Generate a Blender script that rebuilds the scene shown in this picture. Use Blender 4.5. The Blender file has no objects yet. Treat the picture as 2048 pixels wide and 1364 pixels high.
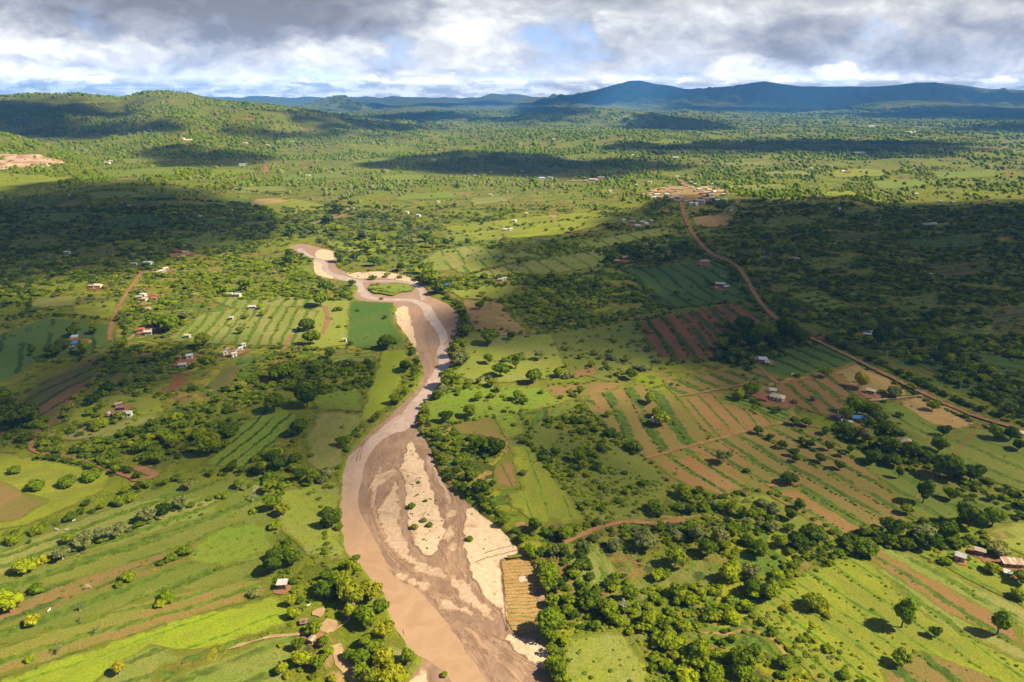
import bpy, bmesh, math, random
import numpy as np
from mathutils import Vector, Matrix
from mathutils.geometry import delaunay_2d_cdt
R = math.radians
sc = bpy.context.scene
COL = sc.collection
rng = np.random.default_rng(7)
random.seed(7)

# ------------------------------------------------------------------ camera
CH = 170.0                      # height of the drone above the valley floor
FPX = 1365.3                    # focal length in pixels of the 2048 px wide photograph (24 mm)
HORIZ = 193.0                   # row of the true horizon
PITCH = math.atan((682 - HORIZ) / FPX)
cam = bpy.data.cameras.new('camera')
cam.lens = 24.0; cam.sensor_width = 36.0; cam.sensor_fit = 'HORIZONTAL'
cam.clip_start = 1.0; cam.clip_end = 200000.0
camo = bpy.data.objects.new('camera', cam); COL.objects.link(camo)
camo.location = (0, 0, CH); camo.rotation_euler = (math.pi / 2 - PITCH, 0, 0)
sc.camera = camo

# ------------------------------------------------------------------ light
SUN_EL, SUN_AZ = R(44), R(100)          # azimuth clockwise from +Y (the view direction)
SUN_DIR = np.array([math.sin(SUN_AZ) * math.cos(SUN_EL), math.cos(SUN_AZ) * math.cos(SUN_EL), math.sin(SUN_EL)])
sun = bpy.data.lights.new('sun', 'SUN'); sun.energy = 5.0; sun.angle = R(0.5); sun.color = (1.0, 0.89, 0.64)
suno = bpy.data.objects.new('sun', sun); COL.objects.link(suno)
suno.rotation_euler = Vector(-SUN_DIR).to_track_quat('-Z', 'Y').to_euler()
sc.view_settings.view_transform = 'Standard'; sc.view_settings.look = 'None'
sc.view_settings.gamma = 1.0; sc.view_settings.exposure = 1.02; sc.view_settings.use_curve_mapping = False
sc.cycles.max_bounces = 5; sc.cycles.diffuse_bounces = 2; sc.cycles.glossy_bounces = 1
sc.cycles.transmission_bounces = 2; sc.cycles.transparent_max_bounces = 12; sc.cycles.volume_bounces = 0
sc.cycles.use_denoising = True
try:
    sc.cycles.denoiser = 'OPENIMAGEDENOISE'; sc.cycles.denoising_input_passes = 'RGB_ALBEDO_NORMAL'
except Exception: pass

# ------------------------------------------------------------------ node helper
class NT:
    def __init__(s, tree):
        s.t = tree; tree.nodes.clear()
    def n(s, typ, ins=None, **props):
        nd = s.t.nodes.new(typ)
        for k, v in props.items(): setattr(nd, k, v)
        for k, v in (ins or {}).items(): s.set(nd.inputs[k], v)
        return nd
    def set(s, sock, v):
        if isinstance(v, bpy.types.NodeSocket): s.t.links.new(v, sock)
        elif isinstance(v, bpy.types.Node): s.t.links.new(v.outputs[0], sock)
        else:
            if sock.type == 'RGBA' and len(v) == 3: v = (*v, 1)
            sock.default_value = v
    def m(s, op, a, b=0.0, c=0.0, clamp=False):
        nd = s.t.nodes.new('ShaderNodeMath'); nd.operation = op; nd.use_clamp = clamp
        s.set(nd.inputs[0], a); s.set(nd.inputs[1], b); s.set(nd.inputs[2], c)
        return nd.outputs[0]
    def v(s, op, a, b=(0, 0, 0), sc_=None):
        nd = s.t.nodes.new('ShaderNodeVectorMath'); nd.operation = op
        s.set(nd.inputs[0], a); s.set(nd.inputs[1], b)
        if sc_ is not None: s.set(nd.inputs[3], sc_)
        return nd.outputs[0]
    def mix(s, f, a, b, typ='MIX'):
        nd = s.t.nodes.new('ShaderNodeMix'); nd.data_type = 'RGBA'; nd.blend_type = typ; nd.clamp_factor = True
        s.set(nd.inputs[0], f); s.set(nd.inputs[6], a); s.set(nd.inputs[7], b)
        return nd.outputs[2]
    def ramp(s, f, lo, hi, a=0.0, b=1.0):
        nd = s.t.nodes.new('ShaderNodeMapRange'); nd.interpolation_type = 'SMOOTHSTEP'
        s.set(nd.inputs[0], f); s.set(nd.inputs[1], lo); s.set(nd.inputs[2], hi); s.set(nd.inputs[3], a); s.set(nd.inputs[4], b)
        return nd.outputs[0]
    def noise(s, vec, scale, detail=4, rough=0.55, dist=0.0, w=None):
        nd = s.t.nodes.new('ShaderNodeTexNoise')
        s.set(nd.inputs['Vector'], vec); s.set(nd.inputs['Scale'], scale); nd.inputs['Detail'].default_value = detail
        nd.inputs['Roughness'].default_value = rough; nd.inputs['Distortion'].default_value = dist
        return nd.outputs[0]
    def off(s, vec, o): return s.v('ADD', vec, o)
    def sep(s, vec):
        nd = s.n('ShaderNodeSeparateXYZ', {0: vec}); return nd.outputs
    def comb(s, x, y, z=0.0): return s.n('ShaderNodeCombineXYZ', {0: x, 1: y, 2: z}).outputs[0]

# ------------------------------------------------------------------ sky
def pdir(px, py):
    """azimuth tangent and elevation tangent of a picture point"""
    b = (682 - py) / FPX; q = math.cos(PITCH) + b * math.sin(PITCH)
    return (px - 1024) / FPX / q, (b * math.cos(PITCH) - math.sin(PITCH)) / q
world = bpy.data.worlds.new('World'); sc.world = world; world.use_nodes = True
w = NT(world.node_tree)
d = w.v('NORMALIZE', w.n('ShaderNodeTexCoord').outputs['Generated'])
dx, dy, dz = w.sep(d)
nish = w.n('ShaderNodeTexSky', sky_type='NISHITA'); nish.sun_disc = False
nish.sun_elevation = SUN_EL; nish.sun_rotation = SUN_AZ; nish.altitude = 1100; nish.air_density = 1.2; nish.dust_density = 1.0
sky = w.v('SCALE', nish.outputs[0], sc_=0.075)
dyc = w.m('MAXIMUM', dy, 0.05)
U = w.m('DIVIDE', dx, dyc); V = w.m('DIVIDE', dz, dyc)
zz = w.m('ADD', w.m('MAXIMUM', dz, 0.0), 0.035)
P = w.comb(w.m('DIVIDE', dx, zz), w.m('DIVIDE', dy, zz), 0.0)
warp = w.noise(w.off(P, (3.1, 7.7, 0)), 0.5, 3)
Pw = w.v('ADD', P, w.v('SCALE', w.comb(warp, w.noise(P, 0.6, 3), 0.0), sc_=1.1))
big = w.noise(Pw, 0.42, 3, 0.5)
det = w.noise(Pw, 1.0, 9, 0.56)
# the same cloud seen a little lower: its difference to det is the lit upper edge of each puff
UV = w.comb(w.m('MULTIPLY', U, 6.5), w.m('MULTIPLY', V, 13.0), 0.0)
uvw = w.v('ADD', UV, w.v('SCALE', w.n('ShaderNodeTexNoise', {'Vector': UV, 'Scale': 0.9, 'Detail': 3.0}).outputs[1], sc_=1.2))
puff = w.noise(uvw, 1.0, 7, 0.5)
puff2 = w.noise(w.off(uvw, (0.06, 0.16, 0)), 1.0, 7, 0.5)
edge = w.m('SUBTRACT', puff, puff2)
warpc = w.n('ShaderNodeTexNoise', {'Vector': w.comb(w.m('MULTIPLY', U, 14.0), w.m('MULTIPLY', V, 30.0), 1.7), 'Scale': 1.0, 'Detail': 7.0, 'Roughness': 0.58}).outputs[1]
wx, wy, wz = w.sep(warpc)
Ud = w.m('ADD', U, w.m('MULTIPLY', w.m('SUBTRACT', wx, 0.5), 0.17)); Vd = w.m('ADD', V, w.m('MULTIPLY', w.m('SUBTRACT', wy, 0.5), 0.085))
bump = w.m('SUBTRACT', w.noise(w.comb(w.m('MULTIPLY', Ud, 30.0), w.m('MULTIPLY', Vd, 60.0), 8.0), 1.0, 6, 0.55), 0.5)
lum = w.m('ADD', w.m('ADD', 0.50, w.m('MULTIPLY', w.m('SUBTRACT', puff, 0.5), 0.8)), w.m('ADD', w.m('MULTIPLY', edge, 1.3), w.m('MULTIPLY', bump, 0.34)))
def spot(px, py, rx, ry, amt, lit=0.0, soft=0.55):
    """one cloud (or gap) by direction; lit > 0 brightens its top and greys its base"""
    u0, v0 = pdir(px, py); ru = rx / FPX * 0.94; rv = ry / FPX
    a = w.m('DIVIDE', w.m('SUBTRACT', Ud, u0), ru); b = w.m('DIVIDE', w.m('SUBTRACT', Vd, v0), rv)
    q = w.m('SQRT', w.m('ADD', w.m('MULTIPLY', a, a), w.m('MULTIPLY', b, b)))
    g = w.ramp(q, 1.0 - soft, 1.0 + soft * 0.6, 1.0, 0.0)
    if lit: return w.m('MULTIPLY', g, w.m('ADD', amt, w.m('MULTIPLY', b, lit)))
    return w.m('MULTIPLY', g, amt)
for sp in [(400, 20, 470, 62, -.33, 0, .5), (50, 92, 105, 42, .26, .10), (330, 122, 260, 30, .02, .12), (660, 118, 120, 36, .18, .16), (960, 82, 140, 78, .13, .22, .5), (780, 92, 40, 56, -.12),
           (1238, 84, 42, 46, .16, .10, .5), (1420, 62, 190, 82, .08, .24, .4), (1600, 88, 130, 50, -.13, .08), (1880, 62, 210, 74, .06, .16, .45),
           (1090, 110, 70, 46, -.12), (1495, 134, 80, 16, .24, .10), (1695, 141, 85, 15, .26, .10), (1740, 118, 260, 16, -.06), (960, 148, 90, 10, -.16), (150, 150, 80, 9, .2)]:
    lum = w.m('ADD', lum, spot(*sp))
low = w.ramp(Vd, pdir(0, 172)[1], pdir(0, 146)[1], 1.0, 0.0)          # bright thin clouds along the horizon
rows = w.comb(w.m('MULTIPLY', Ud, 24.0), w.m('MULTIPLY', V, 95.0), 3.0)
rown = w.noise(rows, 1.0, 6, 0.55)
lum = w.m('ADD', w.m('MULTIPLY', lum, w.m('SUBTRACT', 1.0, low)), w.m('MULTIPLY', low, w.ramp(rown, 0.36, 0.60, 0.40, 0.86)))
cr = w.n('ShaderNodeValToRGB', {0: lum}); e = cr.color_ramp; e.interpolation = 'LINEAR'
pts = [(0.10, (0.110, 0.112, 0.125)), (0.32, (0.165, 0.169, 0.190)), (0.48, (0.225, 0.224, 0.234)), (0.66, (0.300, 0.296, 0.292)), (0.92, (0.46, 0.45, 0.435))]
while len(e.elements) < len(pts): e.elements.new(0.5)
for el, (p_, c_) in zip(e.elements, pts): el.position = p_; el.color = (*c_, 1)
gap = w.m('ADD', spot(1125, 84, 74, 44, .8), w.m('ADD', spot(790, 95, 36, 44, .6), spot(1755, 55, 38, 20, .5)))
gap = w.m('ADD', gap, w.m('ADD', spot(620, 143, 70, 7, .6), spot(1640, 155, 120, 6, .5)))
gap = w.m('ADD', gap, w.m('ADD', spot(1000, 152, 70, 6, .6), spot(200, 50, 50, 26, .4)))
gap = w.m('MULTIPLY', gap, w.ramp(wz, 0.40, 0.62, 1.0, 0.3))
blue = w.mix(0.75, sky, (0.115, 0.185, 0.40))
skyc = w.mix(gap, cr.outputs[0], blue)
over = w.ramp(dz, 0.14, 0.42)                                       # above the picture: thick grey cloud with blue between
top = w.mix(w.ramp(big, 0.42, 0.60), w.v('MULTIPLY', sky, (0.50, 0.52, 0.55)), (0.105, 0.110, 0.120))
HZ_D, HZ_L = 8.5e-5, 23000.0
path = w.m('MINIMUM', w.m('DIVIDE', 520.0, w.m('MAXIMUM', dz, 0.005)), HZ_L)                # length of the haze a sky ray crosses
skyc = w.v('SCALE', skyc, sc_=w.m('MINIMUM', w.m('EXPONENT', w.m('MULTIPLY', path, HZ_D * .92)), 8.0))
skyc = w.mix(over, skyc, top)
bg = w.n('ShaderNodeBackground', {0: skyc, 1: 1.0})
w.n('ShaderNodeOutputWorld', {0: bg})
world.cycles.sampling_method = 'MANUAL'; world.cycles.sample_map_resolution = 512

# ------------------------------------------------------------------ terrain height
_wr = np.random.default_rng(11)
def _waves(n, lmin, lmax):
    a = _wr.uniform(0, 2 * np.pi, n); L = np.exp(_wr.uniform(np.log(lmin), np.log(lmax), n)); ph = _wr.uniform(0, 6.28, n)
    return np.cos(a) * 2 * np.pi / L, np.sin(a) * 2 * np.pi / L, ph, L
WN, WF, WM = _waves(10, 260, 600), _waves(16, 500, 2600), _waves(14, 120, 420)
def _sum(W, x, y, p=1.0):
    z = np.zeros_like(x); nrm = 0
    for kx, ky, ph, L in zip(*W):
        a = L ** p; z += a * np.sin(kx * x + ky * y + ph); nrm += a * a * 0.5
    return z / math.sqrt(nrm)
def sstep(a, b, t):
    t = np.clip((t - a) / (b - a), 0, 1); return t * t * (3 - 2 * t)
def _prof(pts, D):
    u, z = [], []
    for px, py in pts:
        uu, ee = pdir(px, py); u.append(uu); z.append(max(CH + D * ee, -60))
    return np.array(u), np.array(z)
RIDGES = [  # (crest as picture points, distance, front width, back width, roughness)
    ([(-400, 150), (-150, 170), (0, 193), (60, 188), (150, 187), (200, 191), (240, 196), (285, 184), (330, 182), (380, 187), (410, 197), (450, 203), (520, 208), (600, 217), (690, 232), (780, 246), (900, 262)], 3600, 1500, 1200, 9),
    ([(-500, 240), (-200, 262), (0, 268), (60, 283), (110, 300), (180, 322), (260, 345)], 1900, 420, 600, 6),
    ([(40, 194), (150, 186), (210, 193), (270, 200)], 6500, 900, 900, 5),
    ([(590, 207), (630, 202), (655, 196), (672, 191), (684, 190), (700, 194), (722, 201), (750, 207)], 9000, 600, 700, 2),
    ([(930, 196), (960, 191), (985, 187), (1010, 190), (1025, 188), (1060, 192), (1100, 196)], 17000, 2000, 2500, 5),
    ([(1060, 203), (1080, 198), (1120, 194), (1160, 187), (1200, 179), (1230, 171), (1258, 163), (1280, 162), (1310, 168), (1340, 171), (1370, 178), (1420, 176), (1470, 173), (1500, 167), (1530, 163), (1560, 168), (1600, 173), (1680, 174), (1740, 174), (1790, 172), (1830, 166), (1870, 166), (1920, 172), (1980, 179), (2048, 181), (2200, 184), (2500, 188)], 15500, 5200, 4000, 40),
    ([(1010, 236), (1060, 229), (1120, 220), (1180, 217), (1240, 218), (1300, 226), (1340, 236), (1400, 246)], 5200, 900, 1000, 6),
    ([(1270, 256), (1310, 244), (1350, 238), (1385, 239), (1430, 247), (1480, 258)], 4300, 420, 600, 5),
    ([(1600, 222), (1680, 212), (1760, 203), (1820, 200), (1890, 204), (1980, 212), (2100, 222)], 9000, 1500, 1600, 8),
    ([(880, 286), (1000, 274), (1100, 266), (1200, 264), (1320, 272), (1420, 284)], 3000, 650, 800, 4),
    ([(1300, 392), (1400, 388), (1550, 395), (1750, 398)], 1120, 180, 260, 1),
]
RP = [(_prof(p, D), D, wf, wb, ro) for p, D, wf, wb, ro in RIDGES]
def base(x, y):
    x = np.asarray(x, float); y = np.asarray(y, float)
    r = np.hypot(x, y)
    z = 0.9 * _sum(WN, x, y) * sstep(60, 500, r)
    z = z + _sum(WF, x, y) * (5 * sstep(900, 3000, r) + 22 * sstep(3500, 16000, r)) + _sum(WM, x, y) * 2.4 * sstep(900, 2500, r)
    rid = np.zeros_like(z)
    ys = np.maximum(y, 1.0); u = x / ys
    ex = np.zeros_like(z)
    gul = _sum(WM, x * 0.6, y * 0.6, .6)
    for (pu, pz), D, wf, wb, ro in RP:
        k = np.where(y < D, (D - y) / wf, (y - D) / wb)
        s = 1 - sstep(0, 1, np.abs(k)); s = s * (y > 0)
        edge_ = sstep(pu[0] - .02, pu[0] + .04, u) * (1 - sstep(pu[-1] - .04, pu[-1] + .02, u))
        h = np.interp(u, pu, pz) * s * edge_
        slope = np.abs(s - 0.45) < 0.45
        h = h + gul * ro * np.where(slope, np.sin(np.pi * np.clip(s, 0, 1)), 0) * edge_
        rid = np.where(h > rid, h, rid)
        ex = np.maximum(ex, s * edge_)
    z = z + 110 * sstep(13000, 21500, r)                                 # a far plateau closes the plain
    return z * (1 - 0.85 * sstep(0.2, 1, ex)) + np.maximum(rid, 0)

TS = np.geomspace(120, 22000, 2300)
def unproj(pts, hfun=None):
    """picture points (2048 x 1364) -> ground points, by walking each ray down to the terrain"""
    hfun = hfun or base
    pts = np.atleast_2d(np.asarray(pts, float))
    out = np.zeros((len(pts), 3)); c, s = math.cos(PITCH), math.sin(PITCH)
    for i, (px, py) in enumerate(pts):
        a = (px - 1024) / FPX; b = (682 - py) / FPX
        dv = np.array([a, c + b * s, -s + b * c]); dv /= np.linalg.norm(dv)
        X = TS * dv[0]; Y = TS * dv[1]; Z = CH + TS * dv[2]
        hh = hfun(X, Y); k = np.argmax(Z < hh)
        if not (Z < hh).any(): k = len(TS) - 1
        t0, t1 = TS[max(k - 1, 0)], TS[k]
        for _ in range(12):
            tm = (t0 + t1) / 2
            if CH + tm * dv[2] < hfun(tm * dv[0], tm * dv[1]): t1 = tm
            else: t0 = tm
        out[i] = (t1 * dv[0], t1 * dv[1], CH + t1 * dv[2])
    return out
def G(pts): return unproj(pts)[:, :2]

def seg_dist(x, y, poly, closed=True):
    """distance to a polyline"""
    P0 = np.asarray(poly, float); P1 = np.roll(P0, -1, 0) if closed else P0[1:]
    P0 = P0 if closed else P0[:-1]
    dmin = np.full(x.shape, 1e12)
    for (ax, ay), (bx, by) in zip(P0, P1):
        ex, ey = bx - ax, by - ay; L = ex * ex + ey * ey + 1e-9
        t = np.clip(((x - ax) * ex + (y - ay) * ey) / L, 0, 1)
        dmin = np.minimum(dmin, (x - ax - t * ex) ** 2 + (y - ay - t * ey) ** 2)
    return np.sqrt(dmin)
def inside(x, y, poly):
    P0 = np.asarray(poly, float); r = np.zeros(x.shape, bool); n = len(P0); j = n - 1
    for i in range(n):
        xi, yi = P0[i]; xj, yj = P0[j]
        if yi != yj:
            r ^= ((yi > y) != (yj > y)) & (x < (xj - xi) * (y - yi) / (yj - yi) + xi)
        j = i
    return r
def sdf(x, y, poly):   # positive inside
    dd = seg_dist(x, y, poly); return np.where(inside(x, y, poly), dd, -dd)

def densify(P, step, jit=0.0, closed=True, seed=0):
    """Catmull-Rom through the points, then a little sideways wobble"""
    P = np.asarray(P, float); n = len(P); out = []
    rr = np.random.default_rng(seed + n)
    for i in range(n if closed else n - 1):
        p0 = P[(i - 1) % n] if closed or i > 0 else P[0]; p1 = P[i]; p2 = P[(i + 1) % n]
        p3 = P[(i + 2) % n] if closed or i + 2 < n else P[-1]
        k = max(1, int(np.linalg.norm(p2 - p1) / step))
        for t in np.arange(k) / k:
            out.append(0.5 * (2 * p1 + (p2 - p0) * t + (2 * p0 - 5 * p1 + 4 * p2 - p3) * t * t + (3 * p1 - p0 - 3 * p2 + p3) * t ** 3))
    if not closed: out.append(P[-1])
    out = np.array(out)
    if jit: out = out + rr.normal(0, jit, out.shape)
    return out
def lin_dense(P, step, jit=0.0, seed=0):
    P = np.asarray(P, float); out = []; rr = np.random.default_rng(seed)
    for i in range(len(P)):
        a, b = P[i], P[(i + 1) % len(P)]; k = max(1, int(np.linalg.norm(b - a) / step))
        for t in np.arange(k) / k: out.append(a + (b - a) * t)
    out = np.array(out); return out + rr.normal(0, jit, out.shape) if jit else out

def mesh_from(name, V, F, mat=None, smooth=False, parent=None, link=True):
    me = bpy.data.meshes.new(name); V = np.asarray(V, np.float32); 
    if isinstance(F, np.ndarray):
        k = F.shape[1]
        me.vertices.add(len(V)); me.vertices.foreach_set('co', V.ravel())
        me.loops.add(F.size); me.loops.foreach_set('vertex_index', F.astype(np.int32).ravel())
        me.polygons.add(len(F)); me.polygons.foreach_set('loop_start', np.arange(0, F.size, k, dtype=np.int32))
        me.update(calc_edges=True)
    else:
        me.from_pydata([tuple(map(float, v)) for v in V], [], [tuple(map(int, f)) for f in F]); me.update()
    if smooth: me.polygons.foreach_set('use_smooth', np.ones(len(me.polygons), bool))
    if mat: me.materials.append(mat)
    if not link: return me
    o = bpy.data.objects.new(name, me); COL.objects.link(o)
    if parent: o.parent = parent
    return o
def tag(o, label=None, cat=None, group=None, kind=None):
    if label: o['label'] = label
    if cat: o['category'] = cat
    if group: o['group'] = group
    if kind: o['kind'] = kind
    return o
# ------------------------------------------------------------------ river course (traced on the valley floor)
RIV_L = [(577, 492), (598, 505), (622, 515), (627, 530), (630, 545), (660, 556), (700, 563), (716, 573), (708, 588), (717, 598), (745, 602), (775, 603), (793, 612), (788, 630), (798, 650), (815, 672), (830, 700), (838, 715), (846, 735), (842, 755), (828, 780), (808, 800), (788, 818), (768, 838), (745, 855), (725, 875), (705, 895), (692, 915), (686, 940), (681, 965), (679, 1000), (680, 1040), (687, 1085), (697, 1108), (722, 1128), (745, 1160), (765, 1180), (776, 1225), (795, 1262), (815, 1290), (842, 1315), (828, 1340), (812, 1364), (790, 1440)]
RIV_R = [(1140, 1440), (1112, 1364), (1100, 1320), (1098, 1290), (1082, 1270), (1087, 1240), (1095, 1220), (1090, 1190), (1075, 1150), (1060, 1115), (1043, 1098), (1030, 1085), (1010, 1062), (985, 1040), (960, 1020), (930, 995), (905, 975), (888, 958), (875, 938), (868, 915), (860, 890), (845, 870), (832, 850), (834, 830), (842, 815), (855, 800), (870, 785), (880, 765), (893, 745), (905, 730), (904, 718), (895, 705), (900, 690), (912, 670), (916, 645), (918, 627), (905, 612), (885, 600), (862, 590), (850, 573), (838, 560), (800, 546), (760, 540), (722, 543), (692, 541), (672, 530), (674, 518), (672, 503), (640, 493), (605, 486)]
RIV = densify(G(RIV_L + RIV_R), 3.0, 0.25)
ISLE = densify(G([(738, 571), (752, 567), (772, 568), (790, 565), (812, 568), (827, 574), (822, 581), (800, 584), (785, 590), (766, 587), (748, 585), (738, 578)]), 2.0, 0.5)
RB = (RIV[:, 0].min() - 6, RIV[:, 0].max() + 6, RIV[:, 1].min() - 6, RIV[:, 1].max() + 6)

# ------------------------------------------------------------------ ground sheet
ang = np.concatenate([np.arange(-180, -52, 4.0), np.arange(-52, 52.01, 0.145), np.arange(56, 180, 4.0)])
rad = np.geomspace(60, 22500, 850)
A, RR = np.meshgrid(np.radians(ang), rad)
GX, GY = RR * np.sin(A), RR * np.cos(A)
GZ = base(GX.ravel(), GY.ravel()).reshape(GX.shape)
m = (GX > RB[0]) & (GX < RB[1]) & (GY > RB[2]) & (GY < RB[3])
sd = sdf(GX[m], GY[m], RIV)
sdi = sdf(GX[m], GY[m], ISLE)
cut = 2.2 * sstep(-1.0, 1.6, sd) * (1 - sstep(-3, 2, sdi)) + np.where(sdi > -4, 0.25, 0) * 0
GZ[m] -= cut
na, nr = len(ang), len(rad)
idx = np.arange(na * nr).reshape(nr, na)
jn = np.concatenate([np.arange(1, na), [0]])
F = np.stack([idx[:-1, :], idx[1:, :], idx[1:, jn], idx[:-1, jn]], -1).reshape(-1, 4)
V = np.stack([GX.ravel(), GY.ravel(), GZ.ravel()], 1)
V = np.vstack([V, [[0, 0, float(base(np.array([0.]), np.array([0.]))[0])]]])

def field_coords(w, bend=6.0):
    """world position with a slow wobble, shared by every ground material"""
    pos = w.n('ShaderNodeNewGeometry').outputs['Position']
    x, y, z = w.sep(pos); flat = w.comb(x, y, 0.0)
    return flat
def mat_new(name):
    m_ = bpy.data.materials.new(name); m_.use_nodes = True
    return m_, NT(m_.node_tree)
def finish(w, col, rough=0.95, bump=None, bstr=0.3, bdist=0.5, spec=0.15):
    bs = w.n('ShaderNodeBsdfPrincipled', {'Base Color': col, 'Roughness': rough})
    bs.inputs['Specular IOR Level'].default_value = spec
    if bump is not None:
        b = w.n('ShaderNodeBump', {'Height': bump, 'Strength': bstr, 'Distance': bdist})
        w.set(bs.inputs['Normal'], b.outputs[0])
    w.n('ShaderNodeOutputMaterial', {0: bs}); return bs
GR_LIME = (0.240, 0.232, 0.010); GR = (0.145, 0.168, 0.006); GR_DK = (0.056, 0.080, 0.006); OLIVE = (0.175, 0.145, 0.022)
SOIL = (0.212, 0.112, 0.046); SOIL_R = (0.215, 0.072, 0.026); TAN = (0.320, 0.195, 0.075)
def ground_material():
    m_, w = mat_new('valley ground'); p = field_coords(w)
    wob = w.v('ADD', p, w.v('SCALE', w.n('ShaderNodeTexNoise', {'Vector': p, 'Scale': 0.012, 'Detail': 3.0}).outputs[1], sc_=46.0))
    big = w.noise(p, 0.0032, 4, 0.6); med = w.noise(p, 0.016, 5, 0.6); fine = w.noise(p, 0.16, 6, 0.65); tuft = w.noise(p, 0.9, 4, 0.7)
    col = w.mix(w.ramp(big, 0.36, 0.64), GR, (0.180, 0.205, 0.008))
    col = w.mix(w.ramp(med, 0.47, 0.66, 0, 0.8), col, OLIVE)
    # field mosaic: long plots, each with its own tint
    rot = w.n('ShaderNodeMapping', {0: wob}); rot.inputs['Rotation'].default_value = (0, 0, 0.5); rot.inputs['Scale'].default_value = (1 / 46, 1 / 105, 1)
    vo = w.n('ShaderNodeTexVoronoi', {'Vector': rot.outputs[0], 'Scale': 1.0}); vo.inputs['Randomness'].default_value = 0.85
    vr, vg, vb = w.n('ShaderNodeSeparateColor', {0: vo.outputs['Color']}).outputs
    plot = w.n('ShaderNodeValToRGB', {0: vr}); e = plot.color_ramp; e.interpolation = 'CONSTANT'
    cs = [(0, GR), (.22, GR_LIME), (.36, OLIVE), (.50, (0.085, 0.15, 0.016)), (.66, (0.16, 0.165, 0.035)), (.78, SOIL), (.85, GR_DK), (.94, TAN)]
    while len(e.elements) < len(cs): e.elements.new(0.5)
    for el, (a, c) in zip(e.elements, cs): el.position = a; el.color = (*c, 1)
    # furrows inside plots
    wv = w.n('ShaderNodeTexWave', {'Vector': w.comb(w.m('ADD', w.m('MULTIPLY', w.sep(wob)[0], 0.87), w.m('MULTIPLY', w.sep(wob)[1], w.m('SUBTRACT', vg, 0.5))), 0.0), 'Scale': 0.045, 'Distortion': 1.5})
    pc = w.mix(w.m('MULTIPLY', wv.outputs[1], w.m('MULTIPLY', w.ramp(vb, 0.4, 0.6), 0.5)), plot.outputs[0], w.v('SCALE', plot.outputs[0], sc_=0.6))
    patch = w.m('MULTIPLY', w.ramp(w.noise(p, 0.0055, 3), 0.40, 0.55), 0.9)
    col = w.mix(patch, col, pc)
    # bare red soil scars and the mottling of low scrub
    col = w.mix(w.m('MULTIPLY', w.ramp(w.noise(w.off(p, (90, 31, 0)), 0.028, 5, 0.6), 0.60, 0.68), 0.8), col, SOIL)
    col = w.mix(w.ramp(fine, 0.44, 0.62, 0.0, 0.6), col, w.mix(0.5, GR_DK, col))
    col = w.mix(w.ramp(w.noise(w.off(p, (5, 900, 0)), 0.10, 4, 0.6), 0.56, 0.64, 0.0, 0.75), col, (0.028, 0.052, 0.012))
    col = w.mix(w.ramp(tuft, 0.35, 0.7, 0.0, 0.65), w.v('SCALE', col, sc_=1.15), w.v('SCALE', col, sc_=0.5))
    finish(w, col, 0.95, w.m('ADD', w.m('MULTIPLY', fine, 2.0), w.m('MULTIPLY', tuft, 0.5)), 0.6, 1.2)
    return m_
M_GROUND = ground_material()
me = bpy.data.meshes.new('ground')
tri = np.array([[idx[0, i], idx[0, jn[i]], len(V) - 1, len(V) - 1] for i in range(na)])
allv = V.astype(np.float32)
nq = len(F); tr = tri[:, :3]
me.vertices.add(len(allv)); me.vertices.foreach_set('co', allv.ravel())
loops = np.concatenate([F[:, ::-1].ravel(), tr.ravel()]).astype(np.int32)
me.loops.add(len(loops)); me.loops.foreach_set('vertex_index', loops)
me.polygons.add(nq + len(tr)); me.polygons.foreach_set('loop_start', np.concatenate([np.arange(nq) * 4, nq * 4 + np.arange(len(tr)) * 3]).astype(np.int32))
me.update(calc_edges=True); me.polygons.foreach_set('use_smooth', np.ones(len(me.polygons), bool))
me.materials.append(M_GROUND)
ground = bpy.data.objects.new('ground', me); COL.objects.link(ground); tag(ground, kind='structure')

# ------------------------------------------------------------------ sheets laid on the ground
def sheet(name, P, mat, eps, cell=None, kind='structure', drop=0.0, holes=None):
    """a polygon in ground coordinates, triangulated with inner points so that it follows the terrain"""
    P = np.asarray(P, float)
    x0, y0 = P.min(0); x1, y1 = P.max(0); dist = math.hypot((x0 + x1) / 2, (y0 + y1) / 2)
    cell = cell or max(5.0, dist * 0.012)
    gx, gy = np.meshgrid(np.arange(x0 + cell / 2, x1, cell), np.arange(y0 + cell / 2, y1, cell)); gx = gx.ravel(); gy = gy.ravel()
    if len(gx):
        s_ = sdf(gx, gy, P); k = s_ > cell * 0.4; inner = np.stack([gx[k], gy[k]], 1)
    else: inner = np.zeros((0, 2))
    vs = [Vector(p) for p in P] + [Vector(p) for p in inner]
    n = len(P)
    v2, _, f2, *_r = delaunay_2d_cdt(vs, [(i, (i + 1) % n) for i in range(n)], [list(range(n))], 1, 1e-4)
    XY = np.array([[v.x, v.y] for v in v2])
    Z = base(XY[:, 0], XY[:, 1]) + eps - drop
    F_ = []
    for f in f2:
        a, b, c = (XY[i] for i in f[:3])
        F_.append(f if (b[0] - a[0]) * (c[1] - a[1]) - (b[1] - a[1]) * (c[0] - a[0]) > 0 else f[::-1])
    o = mesh_from(name, np.column_stack([XY, Z]), F_, mat, smooth=True)
    rim = o.data.attributes.new('rim', 'FLOAT', 'POINT'); rim.data.foreach_set('value', np.maximum(seg_dist(XY[:, 0], XY[:, 1], P) * np.where(inside(XY[:, 0], XY[:, 1], P), 1, 0), 0).astype(np.float32))
    tag(o, kind=kind); return o
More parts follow.
